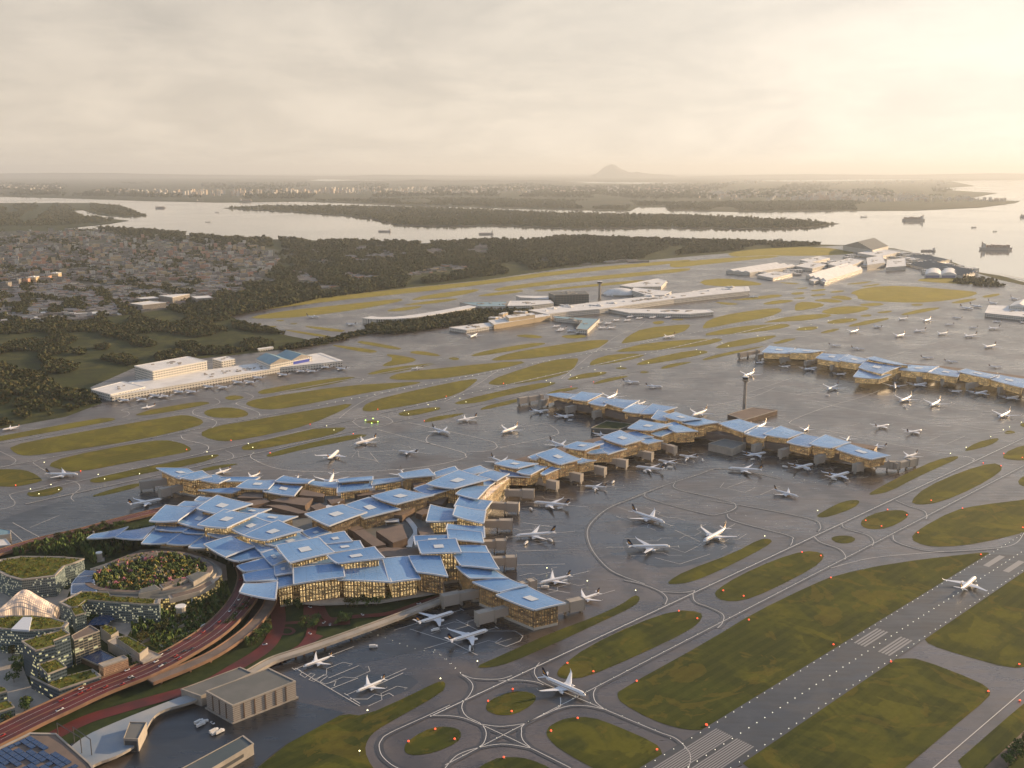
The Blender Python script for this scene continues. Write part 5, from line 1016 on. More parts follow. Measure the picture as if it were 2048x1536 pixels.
for f in (0, 1):
    mb = MB(); a, b = Vector(W(118+f*32, 1490+f*8, 0)), Vector(W(165+f*20, 1520+f*4, 0)); up_ = Vector((0, 0, 26))
    for p, q in ((a, a+up_), (b, b+up_), (a+up_, b+up_)): mb.tube(p, q, .5, n=5)
    mb.build('frame', M('dark_metal'), t_)
# cars
def car_proto(col):
    t_ = bpy.data.objects.new('car', None); COL.objects.link(t_); t_['category'] = 'car'
    mb = MB()
    prof = [(-2.3,.5),(-2.3,1.0),(-1.9,1.15),(1.1,1.15),(2.2,.95),(2.3,.5)]
    mb.loft([[(x_, -.92, z_) for x_, z_ in prof], [(x_, .92, z_) for x_, z_ in prof]]); mb.build('body', M(col), t_, org=(0, 0, 0))
    mb = MB(); mb.loft([[(-1.8,-.82,1.1),(1.1,-.82,1.1),(1.1,.82,1.1),(-1.8,.82,1.1)], [(-1.3,-.68,1.6),(.4,-.68,1.6),(.4,.68,1.6),(-1.3,.68,1.6)]]); mb.build('cabin', M('plane_glass'), t_, org=(0, 0, 0))
    for a in (-1.4, 1.4):
        for b in (-.85, .85):
            mb = MB(); mb.tube((a, b-.1, .35), (a, b+.1, .35), .36, n=8); mb.build('wheel', M('rubber'), t_, org=(0, 0, 0))
    return t_
cw, cr, cd = car_proto('car_white'), car_proto('car_red'), car_proto('car_dark')
used = set(); ncar = 0
def putcar(pr, loc, rz, lab, grp):
    if pr.name not in used:
        used.add(pr.name); pr.location = loc; pr.rotation_euler = (0, 0, rz); pr.scale = (1.35,)*3; pr['label'] = lab; pr['group'] = grp
    else: copytree(pr, loc, rz, 1.35, lab, grp)
for k in range(46):
    i = random.randrange(2, len(v1)-3); q = v1[i].lerp(v1[i+1], random.random()); d_ = (v1[i+1]-v1[i]).normalized(); of = random.choice((-14, -9, -5, 5, 9, 14))
    pr, cn = random.choice(((cw, 'white'), (cw, 'white'), (cr, 'red'), (cd, 'dark')))
    putcar(pr, (q.x-d_.y*of, q.y+d_.x*of, 12.3), math.atan2(d_.y, d_.x)+(math.pi if of > 0 else 0), 'small %s car driving on the wide red viaduct' % cn, '%s cars on the wide red viaduct' % cn)
for px in [(404,1255),(387,1262),(437,1280),(425,1447),(440,1461),(620,1215),(838,1208),(660,1250),(725,1230),(620,1268),(530,1290),(648,1246)]:
    q = W(*px, 2.6); putcar(cw, q, random.uniform(0, 3), 'white car on the ground level roads below the terminal forecourt', 'white cars on the ground roads')
def truck(loc, rz, lab, grp=None):
    t_ = thing('lorry', loc, lab, 'lorry', grp); t_.rotation_euler = (0, 0, rz)
    mb = MB(); mb.box((-1.5, 0, 2.4), (8, 2.6, 3)); mb.build('cargo_box', M('white_roof'), t_, org=(0, 0, 0)); mb = MB(); mb.box((4, 0, 1.8), (2.4, 2.5, 2.4)); mb.build('cab', M('plane_white'), t_, org=(0, 0, 0))
    for a in (-4, -2, 3.8):
        for b in (-1.2, 1.2): mb = MB(); mb.tube((a, b-.15, .5), (a, b+.15, .5), .5, n=8); mb.build('wheel', M('rubber'), t_, org=(0, 0, 0))
for px in [(398,1446),(402,1452),(408,1447),(428,1464),(432,1468),(440,1466)]: truck(W(*px, .9), .9, 'white lorry parked in a row on the dark yard below the screened box building', 'lorries parked on the dark yard')
for px in [(1062,1020),(1120,1018),(1052,1088),(1100,1082),(1090,1176),(1128,1165),(1190,982),(1226,966),(1290,945),(1340,936),(1372,922),(1405,922),(1505,920),(1570,935),(1612,940),(1668,960),(870,1262),(940,1300),(1095,832),(1140,842),(1655,792),(1810,815)]:
    truck(W(*px, .9), random.uniform(0, 6.2), 'small white service lorry waiting beside an airliner at the pier gates', 'service lorries at the pier gates')
truck(W(747, 1295, .9), .1, 'lone grey green service lorry on the dark blue lower apron')

# ---------------------------------------------------------------- aircraft
def make_plane(wide=1., four=False):
    t_ = bpy.data.objects.new('airplane', None); COL.objects.link(t_); t_['category'] = 'airplane'
    z0 = 5.2; R0 = 3.0*wide; O = (0, 0, 0)
    st = [(33.4,.05,-.5),(32.8,.30,-.45),(31.6,.58,-.3),(29.5,.83,-.12),(26.5,.97,0),(23,1,0),(0,1,0),(-13,1,0),(-19,.9,.18),(-25,.62,.75),(-30,.3,1.45),(-33,.1,1.9)]
    rings = []
    for x_, s, dz in st:
        rings.append([(x_, math.cos(6.2832*k/18)*R0*s, z0+dz*R0*.55+math.sin(6.2832*k/18)*R0*s*(1.04)) for k in range(18)])
    mb = MB(); mb.loft(rings[::-1]); mb.build('body', M('plane_white'), t_, True, org=O)
    # belly fairing belongs to the body look, own part
    mb = MB(); mb.loft([[(x_, math.cos(6.2832*k/12)*R0*s, z0-R0*.62+math.sin(6.2832*k/12)*R0*.55*s) for k in range(12)] for x_, s in ((-9, .2), (-6, .85), (0, 1.02), (6, .9), (9, .2))]); mb.build('belly_fairing', M('plane_wing'), t_, True, org=O)
    def surf(pts, th, nm, m, par=t_):   # pts: (x_lead, x_trail, y, z) stations
        mb = MB(); R_ = []
        for xl, xt, y_, z_ in pts:
            c_ = xl-xt; h_ = th*c_
            R_.append([(xl, y_, z_), (xl-c_*.12, y_, z_+h_*.5), (xl-c_*.4, y_, z_+h_*.6), (xt, y_, z_+.02), (xl-c_*.4, y_, z_-h_*.35), (xl-c_*.12, y_, z_-h_*.35)])
        mb.loft(R_ if pts[0][2] > pts[-1][2] else R_[::-1]); return mb.build(nm, M(m), par, org=O)
    for s in (1, -1):
        wg = surf([(9, -5.5, s*R0*.6, z0-1.6), (4.2, -5.2, s*10.5, z0-.7), (-10.2, -13.4, s*29.5, z0+1.2)], .12, 'wing', 'plane_wing')
        surf([(-10.3, -13.3, s*29.5, z0+1.2), (-12.6, -14.4, s*31.3, z0+2.3), (-14.6, -15.3, s*32., z0+4.4)], .1, 'winglet', 'plane_white', wg)
        surf([(-25.3, -30, s*.8, z0+2.2), (-31.2, -33.4, s*9.6, z0+3.0)], .1, 'tailplane', 'plane_wing')
        for ey, ex in (((10, 6.2), (17.5, -.6)) if four else ((10.2, 6.0),)):
            r_ = 1.75 if not four else 1.4
            mb = MB(); zz_ = z0-2.6
            mb.loft([[(ex+dx, s*ey+math.cos(6.2832*k/14)*r_*q, zz_+math.sin(6.2832*k/14)*r_*q) for k in range(14)] for dx, q in ((-4.6, .45), (-2.8, .72), (-.6, .98), (1.2, 1.02), (2.4, .93))]); e = mb.build('engine', M('plane_white'), t_, True, org=O)
            mb = MB(); mb.tube((ex+2.45, s*ey, zz_), (ex+2.5, s*ey, zz_), r_*.8, n=14); mb.build('intake', M('plane_navy'), e, org=O)
            mb = MB(); mb.box((ex-2.4, s*ey, zz_+1.6), (5, .4, 1.3)); mb.build('pylon', M('plane_wing'), e, org=O)
    zf = z0+R0*.85
    mb = MB(); mb.loft([[(-23.5, .32, zf), (-31.6, .12, zf+1.2), (-31.6, -.12, zf+1.2), (-23.5, -.32, zf)], [(-30.6, .12, zf+10), (-34.2, .05, zf+10), (-34.2, -.05, zf+10), (-30.6, -.12, zf+10)]]); fn = mb.build('fin', M('plane_navy'), t_, org=O)
    for s in (1, -1):
        mb = MB(); f = [(-27.6, s*.36, zf+2.6), (-31.2, s*.3, zf+3.4), (-32.6, s*.24, zf+6.8), (-31.2, s*.26, zf+6.4), (-30.6, s*.3, zf+5.0), (-29.2, s*.33, zf+4.4)]
        mb.face(f if s < 0 else f[::-1]); mb.build('emblem', M('gold_mark'), fn, org=O)
    for s in (1, -1):
        mb = MB()
        for j in range(14):
            x0_, x1_ = -20+j*3.3, -20+j*3.3+3.3
            def sp(x_, a): return (x_, s*math.cos(a)*R0*1.012, z0+math.sin(a)*R0*1.045)
            mb.face([sp(x0_, .22), sp(x1_, .22), sp(x1_, .36), sp(x0_, .36)]); 
        mb.build('window_row', M('plane_navy'), t_, org=O)
        mb = MB(); mb.face([sp(-20, .05), sp(26, .05), sp(26, .11), sp(-20, .11)]); mb.build('stripe', M('gold_mark'), t_, org=O)
    mb = MB(); mb.loft([[(30.3+dx, math.cos(a)*R0*.62*q, z0+.55*R0+math.sin(a)*.3) for a in (-.6, .3, 1.2, 1.9, 2.8, 3.7)] for dx, q in ((0, 1.0), (.9, .85))]); mb.build('cockpit_window', M('plane_glass'), t_, org=O)
    for gx, gy in ((24, 0), (-3.5, 4.2), (-3.5, -4.2)):
        mb = MB(); mb.tube((gx, gy, .7), (gx, gy, 3.2), .22, n=5)
        for s in (-.5, .5): mb.tube((gx, gy+s-.2, .7), (gx, gy+s+.2, .7), .7, n=8)
        mb.build('landing_gear', M('rubber'), t_, org=O)
    return t_
PL = [ # nose px, tail px, four engines?, label
(1171.7,1392,1084,1353,0,'largest white airliner crossing the taxiways at the bottom centre of the photo'),(1951,1155,1920,1181,0,'white airliner lined up on the lit runway at lower right'),
(907.6,1224,832,1247,0,'white airliner below the terminal tip bridges, upper of two on the dark stand'),(976,1260,895.5,1284,0,'white airliner lower of the two beside the last boarding bridge on the dark stand'),
(608,1331,663,1310,0,'white airliner pointing lower left on the marked stand, upper left of the pair'),(713,1381.5,769.6,1356,0,'white airliner pointing lower left on the marked stand, lower right of the pair'),
(1030,1073,1111,1066,0,'long airliner side on right of the terminal, nose left, halfway down the gates'),(1078,1166,1141,1151,0,'airliner nose left near the terminal tip gates above the last roof panel'),(1147,1203,1199,1185,0,'airliner half hidden behind the bridge at the terminal tip'),
(1067,1005,1139,1011,0,'airliner at the uppermost right gate of the main terminal, nose left'),(1331,1047,1262,1023,0,'airliner with dark tail facing right, top of the trio inside the taxi loop'),(1340,1093.5,1254,1094,0,'airliner with dark tail side on facing right, lowest of the trio in the taxi loop'),
(1407,1084,1452,1058,0,'airliner facing lower left, rightmost of the trio in the taxi loop'),(1597,993,1548,979,0,'airliner with dark tail facing right alone on the apron below the pier tip'),(1456,937,1525,941,0,'long airliner taxiing nose left in the shade below the pier bend'),
(1271,933,1328,939,0,'airliner nosing out from the middle of the pier, left of the two small ones'),(1316,919,1353,926,0,'small airliner second from the pier bend on its near side'),(1358,909,1396,914,0,'small airliner nearest the pier bend on its near side'),(1169,971,1214,973,0,'small airliner near side of the pier by the third boarding bridge'),
(1532,905,1491,912,0,'airliner facing right at the first gate of the right pier arm'),(1626,928,1587,937,0,'airliner facing right at the middle gate of the right pier arm'),(1698.6,945,1657,956,0,'airliner facing right at the last near gate of the right pier arm'),
(1808,914.6,1835,906,0,'airliner behind the end bridge of the right pier arm'),(1742,892,1768,891,0,'airliner just behind the last roof of the right pier arm'),(1693,880,1698,872,0,'airliner mostly hidden behind the second last roof of the right arm'),(1607,861,1618,853,0,'airliner mostly hidden behind the third roof of the right arm'),
(1510,858,1533,846,0,'airliner half hidden behind the first roof of the right arm'),(1382,833,1415,821,0,'airliner behind the pier bend left of the brown wedge roof'),(1212,799,1235,788,0,'airliner behind the second roof of the left pier arm'),(1275,808,1289,803,0,'small airliner tail showing behind the fourth roof of the left pier arm'),
(1098,820,1060,823,0,'airliner facing right under the left pier arm, left of two'),(1148,830,1109,833,0,'airliner facing right under the left pier arm, right of two'),(1002,866,1036,853,0,'white airliner facing lower left on the teal tinted apron left of the pier'),
(1135,896,1099,882,0,'airliner with dark tail tucked behind the big skylit pier roof'),(1215,870,1186,865,0,'airliner almost hidden at the inner corner of the pier'),(1484,754,1511,744,0,'airliner seen right behind the top of the control tower'),
(1279,764,1245,762,1,'stout four engined jet facing right, left of two on the empty apron behind the pier'),(1325,773,1291,771,1,'stout four engined jet facing right, right of two on the empty apron behind the pier'),
(913,842,954,834,0,'airliner facing left near the thin grass strip, top right of the left apron group'),(899,867,864,856,0,'airliner with dark tail facing right in the middle of the left apron'),(797,901,835,905,0,'airliner facing left above the terminal roofs on the left apron'),
(708,889,753,876.5,0,'airliner facing left at the top left of the left apron group'),(677,902,655,920,0,'airliner seen from behind pointing up on the left apron'),(655,974,668,947,0,'airliner pointing toward the terminal behind the roofs, larger tail'),
(588,966,597,951,0,'airliner tail rising behind the small raised roof panel'),(812,957,801,940,0,'dark airliner tail rising behind the tilted roof panel at centre left'),(1015,930,982,915,0,'dark tailed airliner behind the first pier roof with skylight'),
(432,946,459,937,0,'white airliner behind the far left roof wing, left of two'),(492,956,518,946,0,'white airliner behind the far left roof wing, right of two'),(156,949,92,948,0,'long airliner with dark tail taxiing right across the left taxiways'),
(324,998,257,1010,0,'airliner facing right in the shaded stand left of the terminal'),(282,816,310,810,0,'small white airliner taxiing left below the long cargo terminal'),(8,858,35,852,0,'airliner cut by the left edge beside the taxiway'),
(823,737,846,734,0,'small airliner taxiing left beyond the middle runway'),(940,675,955,668,0,'small airliner alone on the dark apron below the wood'),(1325,675.5,1350,671,0,'small airliner on the middle runway right of centre'),(639,634,613,632,0,'small airliner with dark tail on the far left taxiway'),
(692,647,712,649,0,'small airliner left of the long curved white terminal'),(1517,594,1497,592,0,'tiny airliner on the open far apron left of the hangar estate'),(1652,781,1679,770,0,'airliner facing lower left, first on the bright apron below the satellite pier'),
(1798,804,1824,793,0,'airliner facing lower left, second of the row below the satellite pier'),(1858.5,813,1882,801,0,'airliner facing lower left, third of the row below the satellite pier'),(1997,835,2020,824,0,'airliner facing lower left, rightmost of the row below the satellite pier'),
(1778,849,1750,854.5,0,'airliner facing right on the marked stand, left of two right of centre'),(1843.5,860,1813,865,0,'airliner facing right on the marked stand, right of two right of centre'),(1790,779,1789,764,0,'airliner seen nose on beside the lowest satellite roof'),
(1854,767,1824,772,0,'airliner facing right at the satellite gate beside the nose on airliner'),(1924,780.6,1901,782,0,'small airliner at the third gate from the right of the satellite'),(1975,783,1947,789,0,'airliner at the second gate from the right of the satellite'),(2038,793,2010,798,0,'airliner at the last satellite gate by the right edge'),
(1693,746,1671,749,0,'small airliner at the satellite gate left of the central roofs'),(1634,735.5,1606,739.6,0,'airliner at the third gate from the left of the satellite'),(1581,731,1560.5,733,0,'small airliner at the second gate from the left of the satellite'),(1529,723,1510,725,0,'small airliner at the leftmost satellite gate'),
(1683,691,1657,689,0,'airliner directly behind the satellite roofs, left of two'),(1730,698,1702,695,0,'airliner directly behind the satellite roofs, right of two'),(1697,666,1719,660,0,'airliner facing left, leftmost large one in the remote stands'),(1746,651,1764,655,0,'small dark nosed airliner at the upper left of the remote stands'),
(1797,639,1816,636,0,'small airliner in the back row of remote stands, first from left'),(1843.5,644,1866,637,0,'airliner in the back row of remote stands, second from left'),(1789,674,1812,668,0,'airliner in the second row of remote stands, first from left'),(1828,663,1852,660,0,'airliner in the second row of remote stands, second from left'),
(1876,669,1896,665,0,'small airliner in the second row of remote stands, third from left'),(1890,649,1908,647.6,0,'small airliner in the back row of remote stands, third from left'),(1938,655,1956,653.6,0,'small airliner in the back row of remote stands, fourth from left'),(1976,658,2000,655,0,'airliner in the back row of remote stands, rightmost'),
(1928,674,1954,670,0,'airliner in the second row of remote stands, rightmost'),(1966.5,696,1994,690,0,'airliner standing alone at the front right of the remote stands'),(1868,715,1841,714,0,'airliner above the satellite pier facing right, left of three'),(1914.6,723,1890,721,0,'stout airliner above the satellite pier facing right, middle of three'),
(2005,733,1977,732,0,'airliner above the satellite pier facing right, rightmost of three'),(1947,619,1919,614,0,'dark tailed jet facing right, front left of the row beside the broad low hangar'),(1966.5,615,1938,610,0,'dark tailed jet facing right, second of the row beside the broad low hangar'),
(1999,610,1971,603,0,'dark tailed jet facing right, third of the row behind the broad low hangar'),(2043,602,2013,593,0,'dark tailed jet at the right edge behind the broad low hangar roof'),(1904,634,1925,636,0,'shaded airliner facing left in front of the row of dark tails'),(1986,643,2003,642,0,'airliner parked in front of the broad low hangar'),(2040,645,2056,643,0,'airliner cut by the right edge before the white gabled hangar doors')]
cps = [(249,799),(284,797),(310,790),(328,791),(358,782),(383,782),(418,772),(446,773),(476,763),(500,763),(516,754),(566,748),(601,741),(623,741),(650,733),(683,736)]
for i, (a, b) in enumerate(cps): PL.append((a-15, b-2, a+14, b+3, 0, None))
ops = [(1112,652),(1124,657),(1142,661),(1186,650),(1196,645),(1204,655),(1232,640),(1254,640),(1290,630),(1320,629),(1350,629),(1384,626),(1404,622),(1010,650),(1040,645),(1070,640),(950,658),(925,661),(1225,605),(1400,594),(1440,588),(1216,646),(1222,655),(1160,664),(1120,660),(1260,633),(1278,636),(1305,634),(1336,634),(1368,631),(1416,627),(990,655),(1028,648),(1058,643),(1090,637),(1330,566),(1290,572)]
for i, (a, b) in enumerate(ops): PL.append((a-7, b+1, a+8, b-1.5, 0, -1))
p2, p4 = make_plane(), make_plane(1.22, True); first = {0: 1, 1: 1}
for nx, ny, tx, ty, four, lab in PL:
    a, b = Vector(W(nx, ny, 5)), Vector(W(tx, ty, 6)); d_ = a-b; ln = d_.length; rz = math.atan2(d_.y, d_.x)
    s = max(.62, min(1.12, ln/67)); m_ = (a+b)/2
    if lab is None: s = max(.6, min(.8, s)); lab = 'grey white airliner docked along the front of the long cargo terminal'; grp = 'airliners docked at the cargo terminal'
    elif lab == -1: s = .7; lab = 'tiny airliner docked at the piers of the older far terminal'; grp = 'airliners at the older far terminal'
    else: grp = 'airliners on the airfield'
    o = p4 if four else p2; loc = (m_.x, m_.y, .8)
    if first[four]:
        first[four] = 0; o.location = loc; o.rotation_euler = (0, 0, rz); o.scale = (s, s, s); o['label'] = lab; o['group'] = grp
    else: copytree(o, loc, rz, s, lab, grp)

# ---------------------------------------------------------------- trees
def tree_thing(kind, seed, crown_mat, palm=False):
    t_ = bpy.data.objects.new(kind, None); COL.objects.link(t_); t_['category'] = 'tree'
    mb = MB(); mb.tube((0, 0, 0), (.1, 0, 5.5), .38, .2, 6)
    for k in range(4):
        a = k*1.6+seed; mb.tube((0, 0, 3.2+k*.5), (math.cos(a)*2.2, math.sin(a)*2.2, 6.5), .16, .06, 5)
    mb.build('trunk', M('bark'), t_, org=(0, 0, 0))
    v = leafball(230, 4.2, 3.6, 7.2, .55, seed); o = np_mesh('crown', v, np.arange(len(v)).reshape(-1, 4), M(crown_mat)); o.parent = t_
    return t_
for q_, lb_ in [([(262,1262),(300,1243),(306,1247),(268,1267)],'upper left planted terrace wall on the garden slope'),([(312,1240),(360,1220),(366,1224),(318,1245)],'upper right planted terrace wall on the garden slope'),([(275,1279),(330,1256),(336,1260),(282,1284)],'middle planted terrace wall on the garden slope'),
 ([(345,1252),(400,1226),(405,1231),(350,1257)],'right hand planted terrace wall on the garden slope'),([(318,1290),(380,1262),(386,1267),(324,1296)],'lowest planted terrace wall on the garden slope')]:
    t_, r = slab('planted_terrace', lb_, 'terrace', q_, 4.5, 'concrete', 'concrete', 'planted terraces of the garden slope'); green(r, q_, 4.5, 'green_roof', .85, .09, 2.2, 1.)
TP = [tree_thing('broadleaf_tree', 3, 'park_foliage'), tree_thing('broadleaf_tree', 4, 'foliage'), tree_thing('broadleaf_tree', 5, 'park_foliage')]
tfirst = [1, 1, 1]
def putree(i, px, z, s, lab, grp):
    loc = W(*px, z); rz = random.uniform(0, 6)
    if tfirst[i]: tfirst[i] = 0; o = TP[i]; o.location = loc; o.rotation_euler = (0, 0, rz); o.scale = (s,)*3; o['label'] = lab; o['group'] = grp
    else: copytree(TP[i], loc, rz, s, lab, grp)
def along(l, n, jit):
    L = WL(l, 0); seg = [math.dist(L[i], L[i+1]) for i in range(len(L)-1)]; T = sum(seg); out = []
    for k in range(n):
        d_ = (k+.5)/n*T; i = 0
        while d_ > seg[i] and i < len(seg)-1: d_ -= seg[i]; i += 1
        f = d_/seg[i]; out.append(tuple(l[i][j]*(1-f)+l[i+1][j]*f+random.uniform(-jit, jit) for j in (0, 1)))
    return out
rows = [([(270,1290),(330,1262),(400,1228),(440,1200)],22,7,'tree on the garden slope between ring building and viaduct'),([(40,1108),(120,1092),(200,1092),(280,1084)],20,6,'tree among the hedges above the ring building'),([(690,1214),(740,1212),(795,1200)],22,3,'dark green tree in the band below the terminal forecourt columns'),([(806,1198),(830,1186)],7,3,'tree in the small clump at the right end of the forecourt band'),
 ([(503,1292),(530,1272),(542,1255)],14,4,'sunlit tree on the outer side of the red viaduct bend'),([(603,1258),(610,1244)],4,2,'tree left of the short red forecourt ramp'),([(622,1262),(638,1242)],6,2,'tree right of the short red forecourt ramp'),
 ([(672,1250),(700,1240)],7,4,'tree in the clump between the red loop road and the rail viaduct'),([(568,1212),(574,1216)],2,1,'tree under the hall corner left of the forecourt columns'),([(594,1213),(598,1218)],2,1,'tree beside the first tall forecourt column'),
 ([(455,1262),(475,1240),(495,1222)],12,1.5,'small tree in the median between the red carriageways'),([(30,1106),(120,1082),(250,1050)],34,1.5,'small tree lining the raised road by the left stand'),
 ([(50,1425),(60,1408)],5,5,'tree beside the lit ramp in the bottom left'),([(30,1352),(37,1345)],1,1,'lone tree on the grey plaza left of the stepped office'),([(215,1358),(262,1330)],12,4,'tree between the copper screened box and the viaduct'),
 ([(270,1345),(330,1312),(390,1275)],16,3,'tree on the verge between terraces and viaduct'),([(2010,1536),(2040,1505),(2055,1485)],9,6,'dark tree in the bottom right corner'),([(126,1240),(150,1246),(190,1244)],9,3,'small plaza tree between the curved office and the stepped blocks'),([(20,1160),(60,1166),(130,1160)],9,3,'small tree at the foot of the office crescent'),([(10,1300),(36,1330),(30,1370)],6,4,'small tree on the grey plaza by the stepped office'),([(5,1440),(20,1450)],3,5,'shrubby tree under the low corner office')]
for l, n, j, lab in rows:
    for p in along(l, n, j): putree(random.choice((0, 1, 2)), p, 1.0, random.uniform(.85, 1.35), lab, lab.replace('tree', 'trees', 1))
# garden slope: hedges in terraces (uncountable planting)
SL = [p[:2] for p in WL([(255,1272),(270,1246),(330,1226),(380,1206),(430,1178),(452,1160),(458,1190),(440,1230),(395,1266),(330,1303),(300,1290),(262,1284)], 1)]
v_, f_ = shrubs(SL, 1.1, .03, 4, 2.4); a_, b_ = Vector(W(260, 1280, 0)), Vector(W(440, 1190, 0)); dd = (b_-a_).normalized()
cz = v_.reshape(-1, 4*9, 3).mean(1); dist = (cz[:, 0]-a_.x)*(-dd.y)+(cz[:, 1]-a_.y)*dd.x; keep = (np.mod(dist+6*np.sin(cz[:, 0]*.02), 19) < 10.5); v_ = v_.reshape(-1, 36, 3)[keep].reshape(-1, 3)
o = np_mesh('hedge_planting', v_, np.arange(len(v_)).reshape(-1, 4), M('park_foliage')); o['kind'] = 'stuff'; o['label'] = 'rows of dark green hedges stepping down the garden slope'; o['category'] = 'hedges'
sheet('garden_slope', [[(255,1272),(270,1246),(330,1226),(380,1206),(430,1178),(452,1160),(462,1190),(445,1232),(395,1270),(330,1308),(300,1292),(262,1284)]], 1.2, 'green_roof')
PK = [p[:2] for p in WL([(20,1112),(120,1085),(240,1075),(330,1068),(300,1092),(240,1106),(180,1130),(172,1116),(60,1108)], 1)]
v_, f_ = shrubs(PK, 1.1, .016, 4.5, 2.8); o = np_mesh('hedge_planting', v_, f_, M('park_foliage')); o['kind'] = 'stuff'; o['label'] = 'dark hedges between the red road and the garden offices'; o['category'] = 'hedges'
# forests
FP = [leafball(22, 1., .75, .95, .36, 80+i) for i in range(6)]
def px_scatter(poly, n, keepf=None):
    x0, x1 = min(p[0] for p in poly), max(p[0] for p in poly); y0, y1 = min(p[1] for p in poly), max(p[1] for p in poly); out = []; g_ = 0
    while len(out) < n and g_ < n*30:
        g_ += 1; x_, y_ = random.uniform(x0, x1), random.uniform(y0, y1)
        if inpoly(x_, y_, poly) and (keepf is None or keepf(x_, y_)): out.append((x_, y_))
    return out
from mathutils import noise as mn
def nz(x_, y_, s=.02, sy=3.): return mn.noise(Vector((x_*s, y_*s*sy, 3.7)))
def forest(name, lab, poly, n, r, keepf=None, mt='foliage'):
    pts = []
    for x_, y_ in px_scatter(poly, n, keepf):
        q = W(x_, y_, 0); pts.append((q[0], q[1], 0.3, r))
    o = scatter_mesh(name, pts, FP, M(mt), .7, 1.5)
    if o: o['kind'] = 'stuff'; o['label'] = lab; o['category'] = 'forest'
FB_ = [(430,640),(640,598),(820,572),(1120,534),(1380,508),(1640,490),(1560,485),(1380,480),(1150,475),(1020,482),(1000,508),(880,522),(700,518),(560,556),(480,590),(400,620)]
forest('forest', 'dense dark wooded belt between the far runway and the suburbs', FB_, 12000, 10, lambda a, b: nz(a, b, .016) > (-.22 if b > 655-.135*a-28 else .13))
forest('forest', 'strip of coastal trees along the near shore of the river', [(185,455),(300,461),(450,476),(640,481),(830,487),(1020,480),(1150,474),(1400,482),(1600,488),(1650,490),(1500,494),(1200,492),(1000,496),(800,503),(600,497),(400,488),(250,472)], 5200, 12, lambda a, b: nz(a, b, .03) > -.3)
forest('forest', 'patchy dark woodland below the suburbs at the left edge', [(-80,652),(250,632),(430,603),(455,640),(560,665),(605,682),(540,697),(430,712),(270,728),(180,768),(195,806),(120,800),(60,790),(-80,800)], 9500, 6.2, lambda a, b: nz(a, b, .014, 3.4)+(.25 if b < 665 else 0)+(.2 if (a < 190 and b > 735) else 0) > .02)
forest('forest', 'scattered trees on the rough grass left of the cargo shed', [(-80,790),(190,792),(190,812),(20,850),(-80,860)], 420, 5, lambda a, b: nz(a, b, .03) > .1)
forest('forest', 'dark wood tucked between the older terminals', [(735,668),(735,652),(800,650),(860,640),(930,628),(1010,618),(1070,614),(1066,626),(1010,633),(965,646),(900,653),(830,664),(790,668)], 1900, 7.5)
forest('forest', 'row of trees along the perimeter road behind the cargo hangars', [(560,698),(640,682),(735,664),(735,669),(650,688),(565,702)], 330, 6)
forest('island_forest', 'low mangrove forest covering the long river island', [(450,416),(520,412),(700,412),(900,417),(1100,426),(1400,432),(1600,442),(1668,448),(1610,455),(1500,457),(1300,454),(1150,457),(1000,450),(900,452),(800,450),(745,438),(700,432),(600,424),(500,419)], 7500, 13, mt='island_foliage')
forest('island_forest', 'forest on the far bank facing the long river island', [(600,401),(900,396),(1261,403),(1340,405),(1700,402),(1830,419),(1640,421),(1500,422),(1340,420),(1330,411),(1260,412),(1255,420),(1100,417),(900,411),(800,409),(690,403)], 5000, 15, lambda a, b: nz(a, b, .012, 5) > -.15, mt='island_foliage')
forest('island_forest', 'wooded spits at the left edge of the river', [(-60,410),(100,407),(190,408),(240,412),(292,431),(250,433),(200,429),(160,421),(140,422),(165,432),(210,437),(250,441),(200,446),(100,452),(-60,452)], 2600, 12, lambda a, b: nz(a, b, .02) > -.2, mt='island_foliage')
forest('far_forest', 'dark wooded ground beyond the far bank', [(-80,391),(0,390),(300,395),(600,398),(900,392),(1300,398),(1900,392),(2000,386),(1860,376),(1900,366),(1500,368),(1000,366),(500,366),(-80,364)], 7000, 26, lambda a, b: nz(a, b, .01, 6) > -.05)
forest('forest', 'trees scattered among the houses of the left suburbs', [(-60,455),(200,458),(420,482),(700,505),(860,520),(700,540),(560,575),(440,604),(250,632),(-60,655)], 5200, 7.5, lambda a, b: nz(a, b, .03, 3) > .06)
forest('forest', 'trees among the low sheds near the river at centre', [(560,500),(1000,490),(1000,512),(880,524),(700,520),(600,540)], 2600, 10, lambda a, b: nz(a, b, .03) > -.12)
forest('forest', 'dark scrub along the waterside by the hangars', [(1930,552),(1990,560),(2010,572),(1985,576),(1900,566)], 160, 7)

